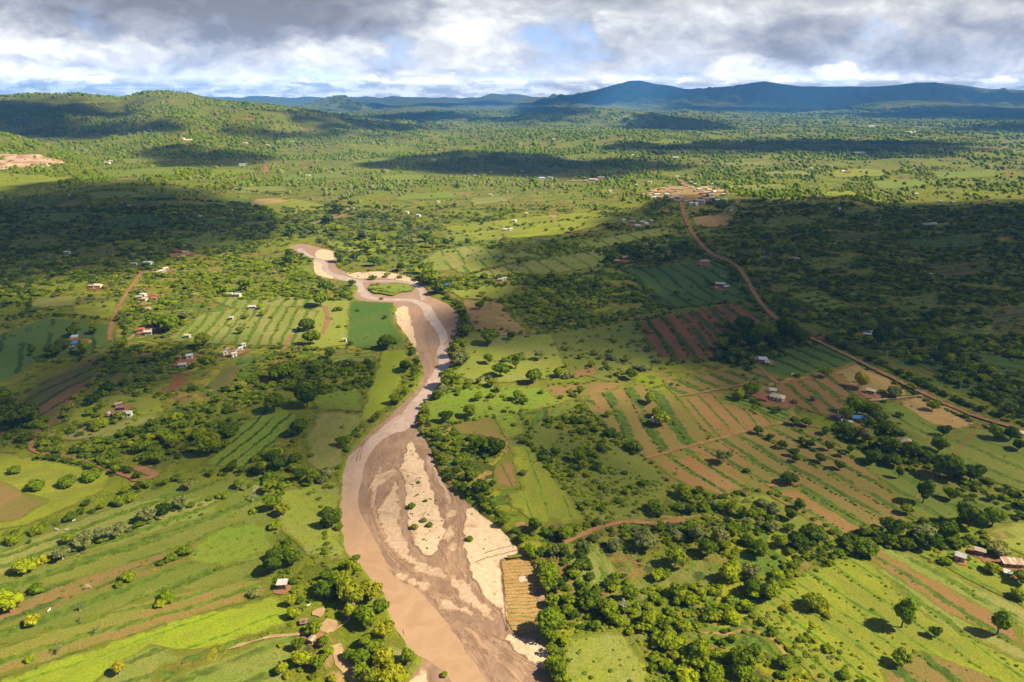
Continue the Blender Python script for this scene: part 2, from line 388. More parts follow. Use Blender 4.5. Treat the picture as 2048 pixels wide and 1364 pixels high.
def ribbon_poly(P, wd, step=3.0, jit=0.15, seed=0):
    """outline of a path of varying width"""
    C = densify(P, step, 0, closed=False); T = np.gradient(C, axis=0); T /= np.linalg.norm(T, axis=1)[:, None] + 1e-9
    N = np.stack([-T[:, 1], T[:, 0]], 1); rr = np.random.default_rng(seed)
    wv = wd if np.ndim(wd) else np.full(2, wd)
    ww = np.interp(np.linspace(0, 1, len(C)), np.linspace(0, 1, len(wv)), wv) / 2
    return np.vstack([C + N * (ww + rr.normal(0, jit, len(C)))[:, None], (C - N * (ww + rr.normal(0, jit, len(C)))[:, None])[::-1]])
def ribbon(name, P, wd, mat, eps, step=3.0, jit=0.15, seed=0, drop=0.0, kind='structure'):
    C = densify(P, step, 0, closed=False); T = np.gradient(C, axis=0); T /= np.linalg.norm(T, axis=1)[:, None] + 1e-9
    N = np.stack([-T[:, 1], T[:, 0]], 1); rr = np.random.default_rng(seed + len(C))
    wv = wd if np.ndim(wd) else np.full(2, wd)
    ww = np.interp(np.linspace(0, 1, len(C)), np.linspace(0, 1, len(wv)), wv) / 2
    a = C + N * (ww + rr.normal(0, jit, len(C)))[:, None]; b = C - N * (ww + rr.normal(0, jit, len(C)))[:, None]
    XY = np.vstack([a, C, b]); Z = base(XY[:, 0], XY[:, 1]) + eps - drop; n = len(C)
    F_ = [(i, i + n, i + n + 1, i + 1) for i in range(n - 1)] + [(i + n, i + 2 * n, i + 2 * n + 1, i + n + 1) for i in range(n - 1)]
    o = mesh_from(name, np.column_stack([XY, Z]), F_, mat, smooth=True); tag(o, kind=kind); return o

# ------------------------------------------------------------------ river bed, water, sand
def ragged(P, amp=1.0, lam=9.0, seed=0):
    P = np.asarray(P, float); T = np.roll(P, -1, 0) - np.roll(P, 1, 0); T /= np.linalg.norm(T, axis=1)[:, None] + 1e-9; N = np.stack([-T[:, 1], T[:, 0]], 1)
    s = np.concatenate([[0], np.cumsum(np.linalg.norm(np.diff(P, axis=0), axis=1))]); rr = np.random.default_rng(seed + len(P)); o = np.zeros(len(P))
    for k in range(1, 7): o += np.sin(s * 2 * np.pi * k / lam / 3 + rr.uniform(0, 6.28)) / k ** .7
    return P + N * (o * amp * .5)[:, None]
def mat_bed():
    m_, w = mat_new('wet river bed'); p = field_coords(w)
    warp = w.v('ADD', p, w.v('SCALE', w.n('ShaderNodeTexNoise', {'Vector': p, 'Scale': 0.05, 'Detail': 3.0}).outputs[1], sc_=9.0))
    mp = w.n('ShaderNodeMapping', {0: warp}); mp.inputs['Rotation'].default_value = (0, 0, -0.20); mp.inputs['Scale'].default_value = (0.20, 0.035, 1)
    st = w.noise(mp.outputs[0], 1.0, 7, 0.6, 0.8); st2 = w.noise(w.off(mp.outputs[0], (9, 4, 0)), 2.6, 6, 0.6, 1.5)
    col = w.mix(w.ramp(st, 0.30, 0.70), (0.235, 0.145, 0.095), (0.335, 0.215, 0.145))
    col = w.mix(w.ramp(st2, 0.50, 0.72, 0, 0.5), col, (0.42, 0.275, 0.175))
    col = w.mix(w.ramp(w.noise(p, 0.05, 3, 0.5), 0.42, 0.62, 0, 0.6), col, w.v('MULTIPLY', col, (0.72, 0.70, 0.72)))
    x, y, z = w.sep(p)
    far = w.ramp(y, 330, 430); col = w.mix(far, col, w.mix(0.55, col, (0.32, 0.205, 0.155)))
    finish(w, col, 0.8, st2, 0.25, 0.3, 0.12); return m_
def mat_water():
    m_, w = mat_new('muddy water'); p = field_coords(w); x, y, z = w.sep(p)
    warp = w.v('ADD', p, w.v('SCALE', w.n('ShaderNodeTexNoise', {'Vector': p, 'Scale': 0.03, 'Detail': 3.0}).outputs[1], sc_=20.0))
    mp = w.n('ShaderNodeMapping', {0: warp}); mp.inputs['Rotation'].default_value = (0, 0, -0.2); mp.inputs['Scale'].default_value = (0.12, 0.02, 1)
    n1 = w.noise(mp.outputs[0], 1.0, 5, 0.5, 0.5)
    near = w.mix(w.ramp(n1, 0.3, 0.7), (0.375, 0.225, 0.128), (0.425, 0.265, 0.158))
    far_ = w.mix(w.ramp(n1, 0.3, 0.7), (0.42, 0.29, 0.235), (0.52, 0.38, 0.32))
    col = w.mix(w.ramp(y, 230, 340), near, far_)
    col = w.mix(w.ramp(w.noise(mp.outputs[0], 5.0, 4, 0.6, 2.0), 0.60, 0.70, 0, 0.35), col, (0.22, 0.14, 0.08))
    col = w.mix(w.ramp(w.noise(p, 1.3, 4, 0.6), 0.4, 0.7, 0, 0.14), col, (0.27, 0.165, 0.095))
    finish(w, col, 0.22, w.noise(p, 0.8, 3), 0.08, 0.1, 0.5); return m_
def mat_sand(name='dry sand', blend=1.5, a=(0.50, 0.350, 0.232), b=(0.60, 0.435, 0.300), dk=(0.31, 0.19, 0.11), veg=0.0):
    m_, w = mat_new(name); p = field_coords(w)
    n1 = w.noise(p, 0.07, 6, 0.6, 1.0); n2 = w.noise(p, 0.5, 5, 0.6)
    col = w.mix(w.ramp(n2, 0.35, 0.65), a, b)
    col = w.mix(w.ramp(n1, 0.54, 0.68, 0, 0.75), col, dk)
    if veg: col = w.mix(w.ramp(w.noise(w.off(p, (7, 7, 7)), 0.22, 5, 0.7), 0.60, 0.66, 0, veg), col, (0.16, 0.17, 0.03))
    rim = w.n('ShaderNodeAttribute', attribute_name='rim').outputs['Fac']
    mp = w.n('ShaderNodeMapping', {0: w.v('ADD', p, w.v('SCALE', w.n('ShaderNodeTexNoise', {'Vector': p, 'Scale': 0.12, 'Detail': 4.0}).outputs[1], sc_=5.0))}); mp.inputs['Scale'].default_value = (0.34, 0.10, 1)
    en = w.noise(mp.outputs[0], 1.0, 6, 0.65)
    f_ = w.ramp(w.m('ADD', w.m('DIVIDE', rim, blend), w.m('MULTIPLY', w.m('SUBTRACT', en, 0.5), 2.0)), 0.15, 0.55)
    col = w.mix(f_, w.mix(w.ramp(en, 0.35, 0.65), (0.215, 0.127, 0.078), (0.35, 0.22, 0.14)), col)
    finish(w, col, 0.95, n2, 0.5, 0.3); return m_
M_BED, M_WATER, M_SAND = mat_bed(), mat_water(), mat_sand(veg=0.6)
BED = 1.15
sheet('riverbed', densify(G(RIV_L + RIV_R), 3.0, 0.2) , M_BED, 0.0, drop=BED)
wch = G([(690, 915), (678, 960), (674, 1000), (675, 1040), (682, 1085), (692, 1112), (715, 1132), (740, 1165), (758, 1185), (770, 1228), (790, 1265), (812, 1292), (848, 1312), (880, 1333), (906, 1364), (940, 1440),
         (1000, 1440), (980, 1366), (960, 1338), (943, 1310), (922, 1280), (898, 1245), (870, 1212), (838, 1176), (800, 1146), (772, 1120), (755, 1085), (735, 1050), (718, 1012), (716, 985), (722, 960), (728, 930), (742, 900), (765, 875), (790, 862), (815, 850), (828, 836), (822, 826), (800, 826), (780, 838), (752, 862), (728, 882), (706, 902)])
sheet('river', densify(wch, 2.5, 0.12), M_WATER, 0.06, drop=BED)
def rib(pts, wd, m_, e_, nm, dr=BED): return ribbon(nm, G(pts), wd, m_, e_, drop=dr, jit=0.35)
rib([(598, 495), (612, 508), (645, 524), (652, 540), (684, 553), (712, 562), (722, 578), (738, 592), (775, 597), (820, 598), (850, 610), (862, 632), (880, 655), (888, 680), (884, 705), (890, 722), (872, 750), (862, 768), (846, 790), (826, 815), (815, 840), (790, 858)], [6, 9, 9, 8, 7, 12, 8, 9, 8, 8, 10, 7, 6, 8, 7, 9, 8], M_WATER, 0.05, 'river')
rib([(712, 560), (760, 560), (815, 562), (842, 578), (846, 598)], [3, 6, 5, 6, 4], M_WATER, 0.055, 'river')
SANDS = [[(632, 501), (650, 497), (672, 503), (675, 514), (655, 519), (632, 513)], [(628, 522), (644, 524), (648, 540), (668, 552), (655, 556), (634, 548), (627, 538)],
         [(790, 625), (800, 610), (815, 612), (820, 630), (826, 650), (833, 680), (836, 712), (828, 702), (812, 676), (798, 652)],
         [(692, 543), (722, 541), (762, 541), (800, 547), (836, 561), (828, 564), (790, 557), (750, 553), (712, 555)],
         [(815, 878), (808, 905), (801, 935), (808, 970), (814, 1010), (813, 1040), (826, 1075), (842, 1102), (860, 1110), (876, 1096), (886, 1068), (890, 1040), (878, 1010), (866, 985), (862, 960), (850, 930), (838, 905), (826, 880)],
         [(932, 1014), (926, 1050), (930, 1090), (934, 1130), (953, 1160), (972, 1190), (1000, 1222), (1013, 1256), (1016, 1225), (1011, 1180), (1005, 1140), (1001, 1114), (1042, 1103), (1032, 1085), (1010, 1062), (985, 1040), (960, 1020), (945, 1010)],
         [(985, 1262), (1040, 1268), (1084, 1280), (1098, 1305), (1098, 1338), (1060, 1316), (1020, 1290)], [(846, 1325), (832, 1345), (818, 1364), (800, 1440), (872, 1440), (862, 1364)]]
for k_, S in enumerate(SANDS): sheet('sand_bar', ragged(densify(G(S), 1.6, 0.14, seed=k_), 1.0, 10, k_), M_SAND, 0.12 + 0.004 * k_, drop=BED, cell=2.2)
M_PALE = mat_sand('damp sand', 2.6, (0.40, 0.27, 0.18), (0.50, 0.355, 0.245), (0.29, 0.18, 0.115))
for k_, S in enumerate([[(788, 950), (772, 985), (755, 1005), (758, 1045), (778, 1085), (805, 1118), (840, 1140), (880, 1150), (905, 1165), (890, 1140), (845, 1118), (815, 1085), (803, 1040), (800, 1000), (798, 970)],
                        [(900, 1010), (888, 1050), (892, 1080), (915, 1110), (905, 1060), (912, 1025)], [(800, 935), (790, 930), (745, 950), (735, 985), (752, 975), (790, 950)],
                        [(770, 1130), (810, 1160), (850, 1185), (890, 1215), (930, 1225), (970, 1235), (930, 1205), (880, 1185), (830, 1150)],
                        [(900, 1150), (925, 1200), (965, 1225), (990, 1235), (985, 1215), (955, 1180), (930, 1155)]]):
    sheet('sand_bar', ragged(densify(G(S), 1.6, 0.25, seed=20 + k_), 1.2, 8, k_), M_PALE, 0.085 + 0.003 * k_, drop=BED, cell=2.2)
M_STREAK = mat_sand('silt streak', 0.8, (0.37, 0.245, 0.16), (0.45, 0.31, 0.205), (0.27, 0.165, 0.10))
br = np.random.default_rng(77)
for k_, (a_, b_2) in enumerate([([(800, 890), (790, 930), (775, 965), (765, 1010), (775, 1060), (800, 1110), (850, 1160), (900, 1200)], 0), ([(760, 900), (750, 950), (745, 1000), (755, 1050), (785, 1110), (840, 1165)], 0), ([(850, 900), (868, 940), (882, 975), (900, 1010), (905, 1060), (910, 1110), (930, 1160), (965, 1215)], 0), ([(858, 890), (885, 950), (915, 1000), (922, 1050), (925, 1110), (945, 1160), (985, 1215)], 0),
        ([(880, 1090), (895, 1130), (910, 1180), (940, 1220)], 0), ([(900, 1240), (950, 1280), (1000, 1310), (1060, 1364)], 0), ([(920, 1260), (960, 1310), (1000, 1364)], 0), ([(940, 1240), (1010, 1290), (1080, 1340)], 0), ([(860, 640), (850, 670), (860, 700), (870, 730)], 0), ([(900, 640), (905, 665), (890, 690)], 0), ([(845, 700), (855, 730), (850, 760), (825, 790)], 0), ([(760, 850), (730, 880), (710, 920)], 0)]):
    for q_ in range(3):
        g_ = G(a_) + br.normal(0, 1.5, (len(a_), 2)); ribbon('silt_streak', g_, br.uniform(.25, 1.0, 7), M_STREAK, 0.066 + .002 * (k_ % 5) + .0007 * q_, step=1.5, jit=.12, drop=BED, seed=k_ * 3 + q_)
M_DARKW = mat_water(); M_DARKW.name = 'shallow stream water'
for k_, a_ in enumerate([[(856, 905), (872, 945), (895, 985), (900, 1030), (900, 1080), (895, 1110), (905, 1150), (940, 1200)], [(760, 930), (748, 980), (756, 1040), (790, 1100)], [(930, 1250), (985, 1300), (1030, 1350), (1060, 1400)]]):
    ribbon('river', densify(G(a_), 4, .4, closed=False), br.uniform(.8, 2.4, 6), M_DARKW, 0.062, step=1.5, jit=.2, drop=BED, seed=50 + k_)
# old upstream loops of the river and dry stream beds on the plain
rib([(628, 448), (642, 443), (660, 438), (682, 432), (697, 426), (704, 420)], [4, 4, 6, 4], M_PALE, 0.35, 'sand_bank', 0)
sheet('sand_bank', densify(G([(692, 419), (704, 415), (711, 417), (706, 424), (696, 427)]), 4, .3), M_SAND, 0.4)

# ------------------------------------------------------------------ haze
hv = [(-23000, -23000, -120), (23000, -23000, -120), (23000, 23000, -120), (-23000, 23000, -120)]
mh = bpy.data.materials.new('haze'); mh.use_nodes = True; w = NT(mh.node_tree)
HAZE = w.n('ShaderNodeVolumePrincipled'); HAZE.inputs['Color'].default_value = (0.10, 0.38, 0.98, 1); HAZE.inputs['Density'].default_value = HZ_D
HAZE.inputs['Anisotropy'].default_value = 0.0
wo = w.n('ShaderNodeOutputMaterial'); w.t.links.new(HAZE.outputs[0], wo.inputs['Volume'])
hb = mesh_from('haze', [(a, b, z) for z in (min(float(GZ.min()), 0) - 1.0, float(max(GZ.max(), CH)) + 25) for a, b, _ in hv],
               [(0, 3, 2, 1), (4, 5, 6, 7), (0, 1, 5, 4), (1, 2, 6, 5), (2, 3, 7, 6), (3, 0, 4, 7)], mh)
tag(hb, kind='stuff')

# ------------------------------------------------------------------ clouds overhead, whose shadows lie on the valley
CZ = 2600.0
SHX, SHY = SUN_DIR[0] / SUN_DIR[2], SUN_DIR[1] / SUN_DIR[2]
def mat_cloud():
    m_, w = mat_new('cloud'); a = w.n('ShaderNodeAttribute', attribute_name='cover').outputs['Fac']
    df = w.n('ShaderNodeBsdfDiffuse', {0: (0.8, 0.8, 0.82)}); tr_ = w.n('ShaderNodeBsdfTransparent')
    mx = w.n('ShaderNodeMixShader', {0: a, 1: tr_, 2: df}); w.n('ShaderNodeOutputMaterial', {0: mx}); return m_
M_CLOUD = mat_cloud()
CW = _waves(18, 60, 420)
def cloud(poly, soft=40, dens=1.0, wob=18, n=70):
    Pg = unproj(poly); far_ = np.maximum(np.hypot(Pg[:, 0], Pg[:, 1]) / 17500, 1); Pg[:, :2] /= far_[:, None]; z0 = float(np.median(Pg[:, 2])); Q = densify(Pg[:, :2], 60)
    mrg = soft * 1.2 + wob; x0, y0 = Q.min(0) - mrg; x1, y1 = Q.max(0) + mrg
    nx = int(np.clip((x1 - x0) / 14, 24, 150)); ny = int(np.clip((y1 - y0) / 14, 24, 150))
    gx, gy = np.meshgrid(np.linspace(x0, x1, nx), np.linspace(y0, y1, ny))
    s_ = sdf(gx.ravel(), gy.ravel(), Q) + wob * _sum(CW, gx.ravel(), gy.ravel(), .8)
    c = sstep(-soft, soft, s_) * dens
    c1 = 1 - np.sqrt(np.clip(1 - c, 0.0, 1))                       # two faces (top and base) let the light through together
    c1[c > 0.985 * dens] = 1 - math.sqrt(max(1 - dens, 0))
    CZ = max(2600.0, 0.172 * y1 + 250)                             # far ones float higher
    off = np.array([SHX, SHY]) * (CZ - z0)
    X = gx.ravel() + off[0]; Y = gy.ravel() + off[1]
    thick = 160 * np.sqrt(np.clip(c, 0, 1)) + 14 * np.abs(_sum(CW, X, Y, .8)) * c
    idx_ = np.arange(nx * ny).reshape(ny, nx)
    q = np.stack([idx_[:-1, :-1], idx_[:-1, 1:], idx_[1:, 1:], idx_[1:, :-1]], -1).reshape(-1, 4)
    q = q[(c[q] > 0.004).any(1)]
    Vb = np.column_stack([X, Y, np.full(len(X), CZ)]); Vt = np.column_stack([X, Y, CZ + 2 + thick])
    used = np.unique(q); mp_ = -np.ones(len(X), int); mp_[used] = np.arange(len(used)); q = mp_[q]; nu = len(used)
    o = mesh_from('clouds', np.vstack([Vb[used], Vt[used]]), np.vstack([q[:, ::-1], q + nu]), M_CLOUD, smooth=True)
    at = o.data.attributes.new('cover', 'FLOAT', 'POINT'); at.data.foreach_set('value', np.concatenate([c1[used], c1[used]]).astype(np.float32))
    return o
CLOUDS = [  # (picture polygon of the shadow, softness m, density, wobble m)
    ([(-420, 420), (0, 402), (150, 376), (260, 362), (400, 380), (500, 398), (562, 430), (545, 462), (500, 500), (420, 528), (330, 540), (220, 548), (120, 560), (0, 600), (-420, 640)], 36, .94, 16),
    ([(1262, 640), (1305, 575), (1225, 548), (1245, 512), (1300, 488), (1385, 470), (1420, 425), (1480, 402), (1700, 402), (2048, 408), (2420, 410), (2450, 900), (2200, 900), (2048, 862), (1950, 835), (1860, 790), (1770, 742), (1700, 712), (1600, 722), (1500, 738), (1420, 726), (1320, 728)], 22, .91, 8),
    ([(820, 336), (900, 318), (1000, 306), (1130, 316), (1330, 320), (1420, 332), (1300, 345), (1180, 361), (1060, 350), (900, 345)], 34, .97, 24),
    ([(350, 306), (430, 304), (530, 312), (560, 322), (480, 332), (380, 322)], 40, .95, 20),
    ([(-300, 205), (0, 199), (120, 206), (200, 214), (250, 228), (200, 245), (250, 256), (370, 262), (260, 272), (110, 277), (0, 262), (-300, 260)], 90, .985, 50),
    ([(1290, 291), (1400, 287), (1600, 281), (1800, 281), (1960, 290), (1920, 304), (1740, 306), (1550, 307), (1400, 303)], 70, .985, 40),
    ([(640, 240), (720, 244), (830, 252), (920, 254), (840, 262), (740, 259), (650, 250)], 70, .985, 50),
    ([(600, 222), (800, 228), (930, 226), (1060, 238), (900, 240), (700, 236)], 120, .985, 70),
    ([(1050, 214), (1160, 215), (1165, 224), (1130, 240), (1080, 232)], 100, .985, 60),
    ([(1290, 236), (1350, 234), (1430, 245), (1480, 258), (1380, 262), (1290, 258)], 60, .985, 40),
    ([(1740, 226), (2400, 216), (2400, 238), (1900, 236), (1740, 233)], 150, .985, 90),
    ([(1990, 250), (2400, 244), (2400, 262), (1990, 260)], 120, .95, 50),
    ([(440, 262), (560, 268), (700, 266), (820, 272), (700, 276), (520, 274)], 90, .9, 50),
    ([(740, 207), (860, 206), (1000, 203), (1300, 205), (1050, 210), (800, 214), (700, 214)], 220, .985, 140),
    ([(1090, 197), (1260, 160), (1380, 176), (1540, 162), (1600, 172), (1850, 164), (2000, 180), (2400, 180), (2400, 200), (2000, 204), (1800, 204), (1500, 206), (1300, 203)], 500, .93, 300),
    ([(1350, 205), (1560, 215), (1700, 213), (1740, 220), (1560, 226), (1400, 222)], 220, .985, 140),
    # thinner cloud edges over the nearer fields
    ([(-60, 620), (120, 600), (215, 640), (250, 690), (400, 720), (420, 745), (330, 800), (150, 790), (90, 850), (-60, 900)], 18, .86, 9),
    ([(180, 905), (320, 850), (500, 800), (560, 745), (640, 735), (735, 700), (790, 740), (720, 850), (700, 915), (560, 960), (420, 985), (260, 990), (120, 940)], 16, .82, 8),
    ([(430, 1010), (560, 1030), (650, 1100), (660, 1150), (540, 1150), (480, 1100)], 14, .5, 7),
    ([(1000, 770), (1180, 640), (1280, 650), (1330, 720), (1250, 770), (1120, 790)], 16, .55, 9),
    ([(900, 830), (1140, 790), (1300, 900), (1420, 1010), (1700, 1085), (1560, 1110), (1300, 1080), (1150, 1070), (1010, 900)], 18, .62, 7),
    ([(1600, 870), (1760, 830), (1900, 860), (2100, 880), (2100, 1010), (1900, 1050), (1760, 1060), (1500, 960), (1420, 900)], 18, .60, 7),
    ([(850, 100 + 460), (1010, 570), (960, 600)], 8, .01, 3),
]
cl_list = [cloud(p_, s_, d_, w_) for p_, s_, d_, w_ in CLOUDS[:-1]]
for o in cl_list: tag(o, kind='stuff')
# ------------------------------------------------------------------ cultivated fields
STY = {  # bed colour, mottle colour, ridge colour
    'soil': (SOIL, (0.195, 0.105, 0.036), (0.075, 0.120, 0.014)),
    'soilg': ((0.195, 0.108, 0.042), (0.145, 0.112, 0.026), (0.065, 0.105, 0.012)),
    'red': (SOIL_R, (0.135, 0.060, 0.028), (0.050, 0.075, 0.012)),
    'redg': ((0.15, 0.075, 0.034), (0.085, 0.085, 0.02), (0.035, 0.065, 0.012)),
    'tan': (TAN, (0.225, 0.150, 0.060), (0.120, 0.150, 0.020)),
    'tang': ((0.215, 0.180, 0.055), (0.150, 0.165, 0.030), (0.095, 0.140, 0.010)),
    'lime': ((0.190, 0.198, 0.012), (0.150, 0.150, 0.018), (0.090, 0.160, 0.010)),
    'vlime': ((0.200, 0.240, 0.010), (0.170, 0.185, 0.014), (0.13, 0.21, 0.010)),
    'green': ((0.125, 0.172, 0.014), (0.145, 0.170, 0.016), (0.040, 0.085, 0.010)),
    'dgreen': ((0.050, 0.100, 0.014), (0.070, 0.100, 0.018), (0.030, 0.060, 0.010)),
    'olive': ((0.140, 0.140, 0.022), (0.110, 0.125, 0.018), (0.088, 0.130, 0.010)),
    'mead': ((0.182, 0.192, 0.018), (0.185, 0.185, 0.040), (0.075, 0.130, 0.014)),
    'slope': ((0.200, 0.120, 0.038), (0.160, 0.150, 0.024), (0.105, 0.150, 0.012)),
    'golive': ((0.170, 0.165, 0.035), (0.125, 0.165, 0.020), (0.10, 0.13, 0.016)),
}
SC = 1.2
_fm = {}
def mat_field(style, ang_, sp, frac, seed):
    m_, w = mat_new('field ' + style); p = field_coords(w)
    a, b, c = [tuple(min(v * SC, .9) for v in q) for q in STY[style]]
    mp = w.n('ShaderNodeMapping', {0: p}); mp.inputs['Rotation'].default_value = (0, 0, -ang_); mp.inputs['Location'].default_value = (seed * 3.7, seed * 1.3, 0)
    q = mp.outputs[0]; x, y, z = w.sep(q)                       # x runs along the ridges
    bend = w.noise(w.v('MULTIPLY', q, (0.016, 0.016, 1)), 1.0, 3)
    bend2 = w.noise(w.v('MULTIPLY', q, (0.25, 0.25, 1)), 1.0, 3)
    yy = w.m('ADD', y, w.m('ADD', w.m('MULTIPLY', bend, 16.0), w.m('MULTIPLY', bend2, 1.6)))
    n1 = w.noise(w.v('MULTIPLY', q, (0.02, 0.055, 1)), 1.0, 5, 0.6); n2 = w.noise(q, 0.33, 6, 0.68); n3 = w.noise(q, 1.3, 3, 0.7)
    col = w.mix(w.ramp(n1, 0.42, 0.60), a, b)
    pn = w.noise(w.comb(w.m('MULTIPLY', x, 0.004), w.m('MULTIPLY', yy, 1 / max(sp, 3) * 0.31), seed), 1.0, 1)
    if sp > 0: col = w.mix(w.ramp(pn, 0.46, 0.58, 0, 0.55), col, b)
    if sp > 0:
        ph = w.m('FRACT', w.m('DIVIDE', yy, sp)); tri_ = w.m('ABSOLUTE', w.m('SUBTRACT', ph, 0.5))      # 0 in the middle of a ridge
        wd = w.m('MULTIPLY', w.ramp(n2, 0.3, 0.7, 0.55, 1.45), frac / 2)
        rdg = w.ramp(w.m('SUBTRACT', tri_, wd), -0.03, 0.03, 1.0, 0.0)
        brk = w.ramp(w.noise(w.v('MULTIPLY', q, (0.03, 0.10, 1)), 1.0, 4), 0.36, 0.46)
        RDG = (w.m('MULTIPLY', w.m('MULTIPLY', rdg, brk), 0.95), w.mix(w.ramp(n2, 0.4, 0.6), c, w.v('SCALE', c, sc_=0.6)))
        col = w.mix(w.m('MULTIPLY', w.m('MULTIPLY', rdg, brk), 0.9), col, w.mix(w.ramp(n2, 0.4, 0.6), c, w.v('SCALE', c, sc_=0.5)))
        # fine crop rows between the ridges
        fr = w.m('SINE', w.m('MULTIPLY', yy, 2 * math.pi / 1.1))
        col = w.mix(w.m('MULTIPLY', w.ramp(fr, 0.0, 1.0), 0.22), col, w.v('SCALE', col, sc_=0.55))
    else:
        fr = w.m('SINE', w.m('MULTIPLY', yy, 2 * math.pi / 1.6))
        col = w.mix(w.m('MULTIPLY', w.ramp(fr, 0.0, 1.0), 0.12), col, w.v('SCALE', col, sc_=0.6))
    col = w.mix(w.ramp(n2, 0.48, 0.66, 0.0, 0.22 if style in ('garden', 'soil', 'soilg', 'red', 'redg', 'tan') else 0.6), col, w.v('SCALE', c, sc_=0.9))
    n4 = w.noise(q, 0.11, 6, 0.7)
    col = w.mix(w.ramp(n4, 0.42, 0.66, 0.0, 0.6), col, w.v('MULTIPLY', b, (0.85, 0.95, 0.9)))
    col = w.mix(w.ramp(n3, 0.38, 0.72, 0.0, 0.65), w.v('SCALE', col, sc_=1.18), w.v('SCALE', col, sc_=0.5))
    if sp > 0: col = w.mix(RDG[0], col, RDG[1])
    rim = w.n('ShaderNodeAttribute', attribute_name='rim').outputs['Fac']; en = w.noise(p, 0.13, 5, 0.65)
    gc = w.mix(w.ramp(en, 0.4, 0.6), (0.140, 0.155, 0.012), (0.175, 0.150, 0.024))
    if style == 'garden': gc = col
    gc = w.mix(w.ramp(n3, 0.38, 0.72, 0.0, 0.65), gc, w.v('SCALE', gc, sc_=0.5))
    col = w.mix(w.ramp(w.m('ADD', w.m('DIVIDE', rim, 4.0), w.m('MULTIPLY', w.m('SUBTRACT', en, 0.5), 2.6)), 0.0, 0.55), gc, col)
    big_ = w.noise(p, 0.01, 3); col = w.mix(w.ramp(big_, 0.3, 0.7, 0.0, 0.28), col, w.v('MULTIPLY', col, (0.75, 0.9, 0.8)))
    finish(w, col, 0.95, w.m('ADD', w.m('MULTIPLY', n2, 1.0), n3), 0.5, 0.4)
    return m_
FIELDS = []
def field(style, poly, dirp=None, sp=0, frac=0.3, eps=None):
    Pg = G(poly); k = len(FIELDS)
    a_ = 0.3 * k
    if dirp: q = G(dirp); a_ = math.atan2(q[1, 1] - q[0, 1], q[1, 0] - q[0, 0])
    dist = float(np.hypot(*Pg.mean(0)))
    Q = lin_dense(Pg, max(2.2, dist * .008), max(0.35, dist * .0012), seed=k)
    e = (0.10 + dist * 0.00035) + 0.004 * (k % 7) + (eps or 0)
    o = sheet('field', Q, mat_field(style, a_, sp, frac, k), e)
    FIELDS.append((o, Pg, a_)); return o
D1 = [(1418, 904), (1700, 1075)]
# right bank, the large terraced farm
field('soilg', [(1160, 797), (1280, 768), (1352, 798), (1428, 882), (1290, 916), (1240, 900), (1205, 850)], [(1375, 800), (1428, 868)], 15, .42)
field('soil', [(1357, 797), (1440, 782), (1500, 812), (1556, 848), (1432, 878), (1395, 850)], [(1375, 800), (1430, 868)], 9, .16)
field('soilg', [(1290, 918), (1432, 880), (1556, 850), (1640, 862), (1760, 960), (1830, 1040), (1790, 1056), (1682, 1082), (1536, 985), (1452, 992), (1350, 975)], D1, 11.5, .26)
field('soil', [(1310, 925), (1400, 905), (1510, 975), (1450, 990), (1360, 972)], D1, 11.5, .22, .03)
field('soil', [(1530, 985), (1600, 975), (1720, 1050), (1790, 1055), (1682, 1082)], D1, 11.5, .24, .03)
field('olive', [(1640, 860), (1700, 880), (1860, 960), (2048, 1010), (2200, 1040), (2200, 1075), (2048, 1045), (1900, 1045), (1832, 1040), (1760, 960)], [(1700, 900), (1900, 1020)], 12, .3)
field('soilg', [(1322, 762), (1500, 735), (1572, 757), (1440, 781), (1357, 795)], [(1470, 745), (1530, 770)], 12, .4)
field('dgreen', [(1500, 738), (1545, 706), (1640, 690), (1722, 716), (1692, 732), (1572, 756)], [(1580, 700), (1660, 735)], 13, .3)
field('soil', [(1536, 772), (1640, 752), (1705, 735), (1742, 790), (1700, 815), (1650, 832), (1592, 812)], [(1590, 765), (1650, 815)], 11, .3)
field('tan', [(1668, 742), (1702, 726), (1750, 744), (1832, 790), (1760, 795), (1725, 785)], [(1690, 740), (1760, 790)], 0)
field('tan', [(1800, 803), (1846, 792), (1905, 815), (1962, 846), (1925, 858), (1862, 852), (1810, 825)], [(1840, 800), (1920, 850)], 0)
field('olive', [(1760, 830), (1860, 856), (1960, 858), (2048, 880), (2200, 920), (2200, 1010), (2048, 985), (1900, 930), (1800, 880)], [(1800, 850), (2000, 930)], 14, .2)
field('golive', [(1740, 815), (1800, 808), (1900, 870), (1960, 880), (1860, 880), (1780, 850)], [(1800, 815), (1900, 870)], 9, .2, .02)
field('green', [(1425, 800), (1470, 782), (1545, 800), (1585, 830), (1572, 846), (1510, 820)], [(1440, 800), (1560, 840)], 5, .4, .03)
# red orchard and terraces further back
field('red', [(1274, 642), (1370, 626), (1462, 607), (1530, 636), (1580, 662), (1482, 690), (1440, 716), (1332, 724), (1292, 690)], [(1375, 620), (1440, 690)], 15, .34)
field('dgreen', [(1238, 538), (1332, 530), (1440, 520), (1512, 598), (1462, 605), (1340, 620), (1292, 580)], [(1330, 535), (1430, 600)], 17, .22)
field('tang', [(930, 552), (1060, 520), (1150, 508), (1330, 470), (1372, 500), (1232, 526), (1120, 546), (1000, 560)], [(1190, 508), (1245, 540)], 21, .16)
field('mead', [(905, 540), (980, 512), (1200, 478), (1330, 455), (1340, 468), (1150, 506), (1050, 520), (930, 548)], [(1190, 508), (1245, 540)], 24, .15)
field('tang', [(830, 530), (880, 500), (960, 490), (1010, 505), (940, 530), (880, 545)], [(900, 500), (930, 540)], 18, .2)
field('tan', [(925, 600), (1005, 604), (1010, 622), (1048, 656), (1052, 668), (1005, 673), (950, 662), (935, 640)], None, 0)
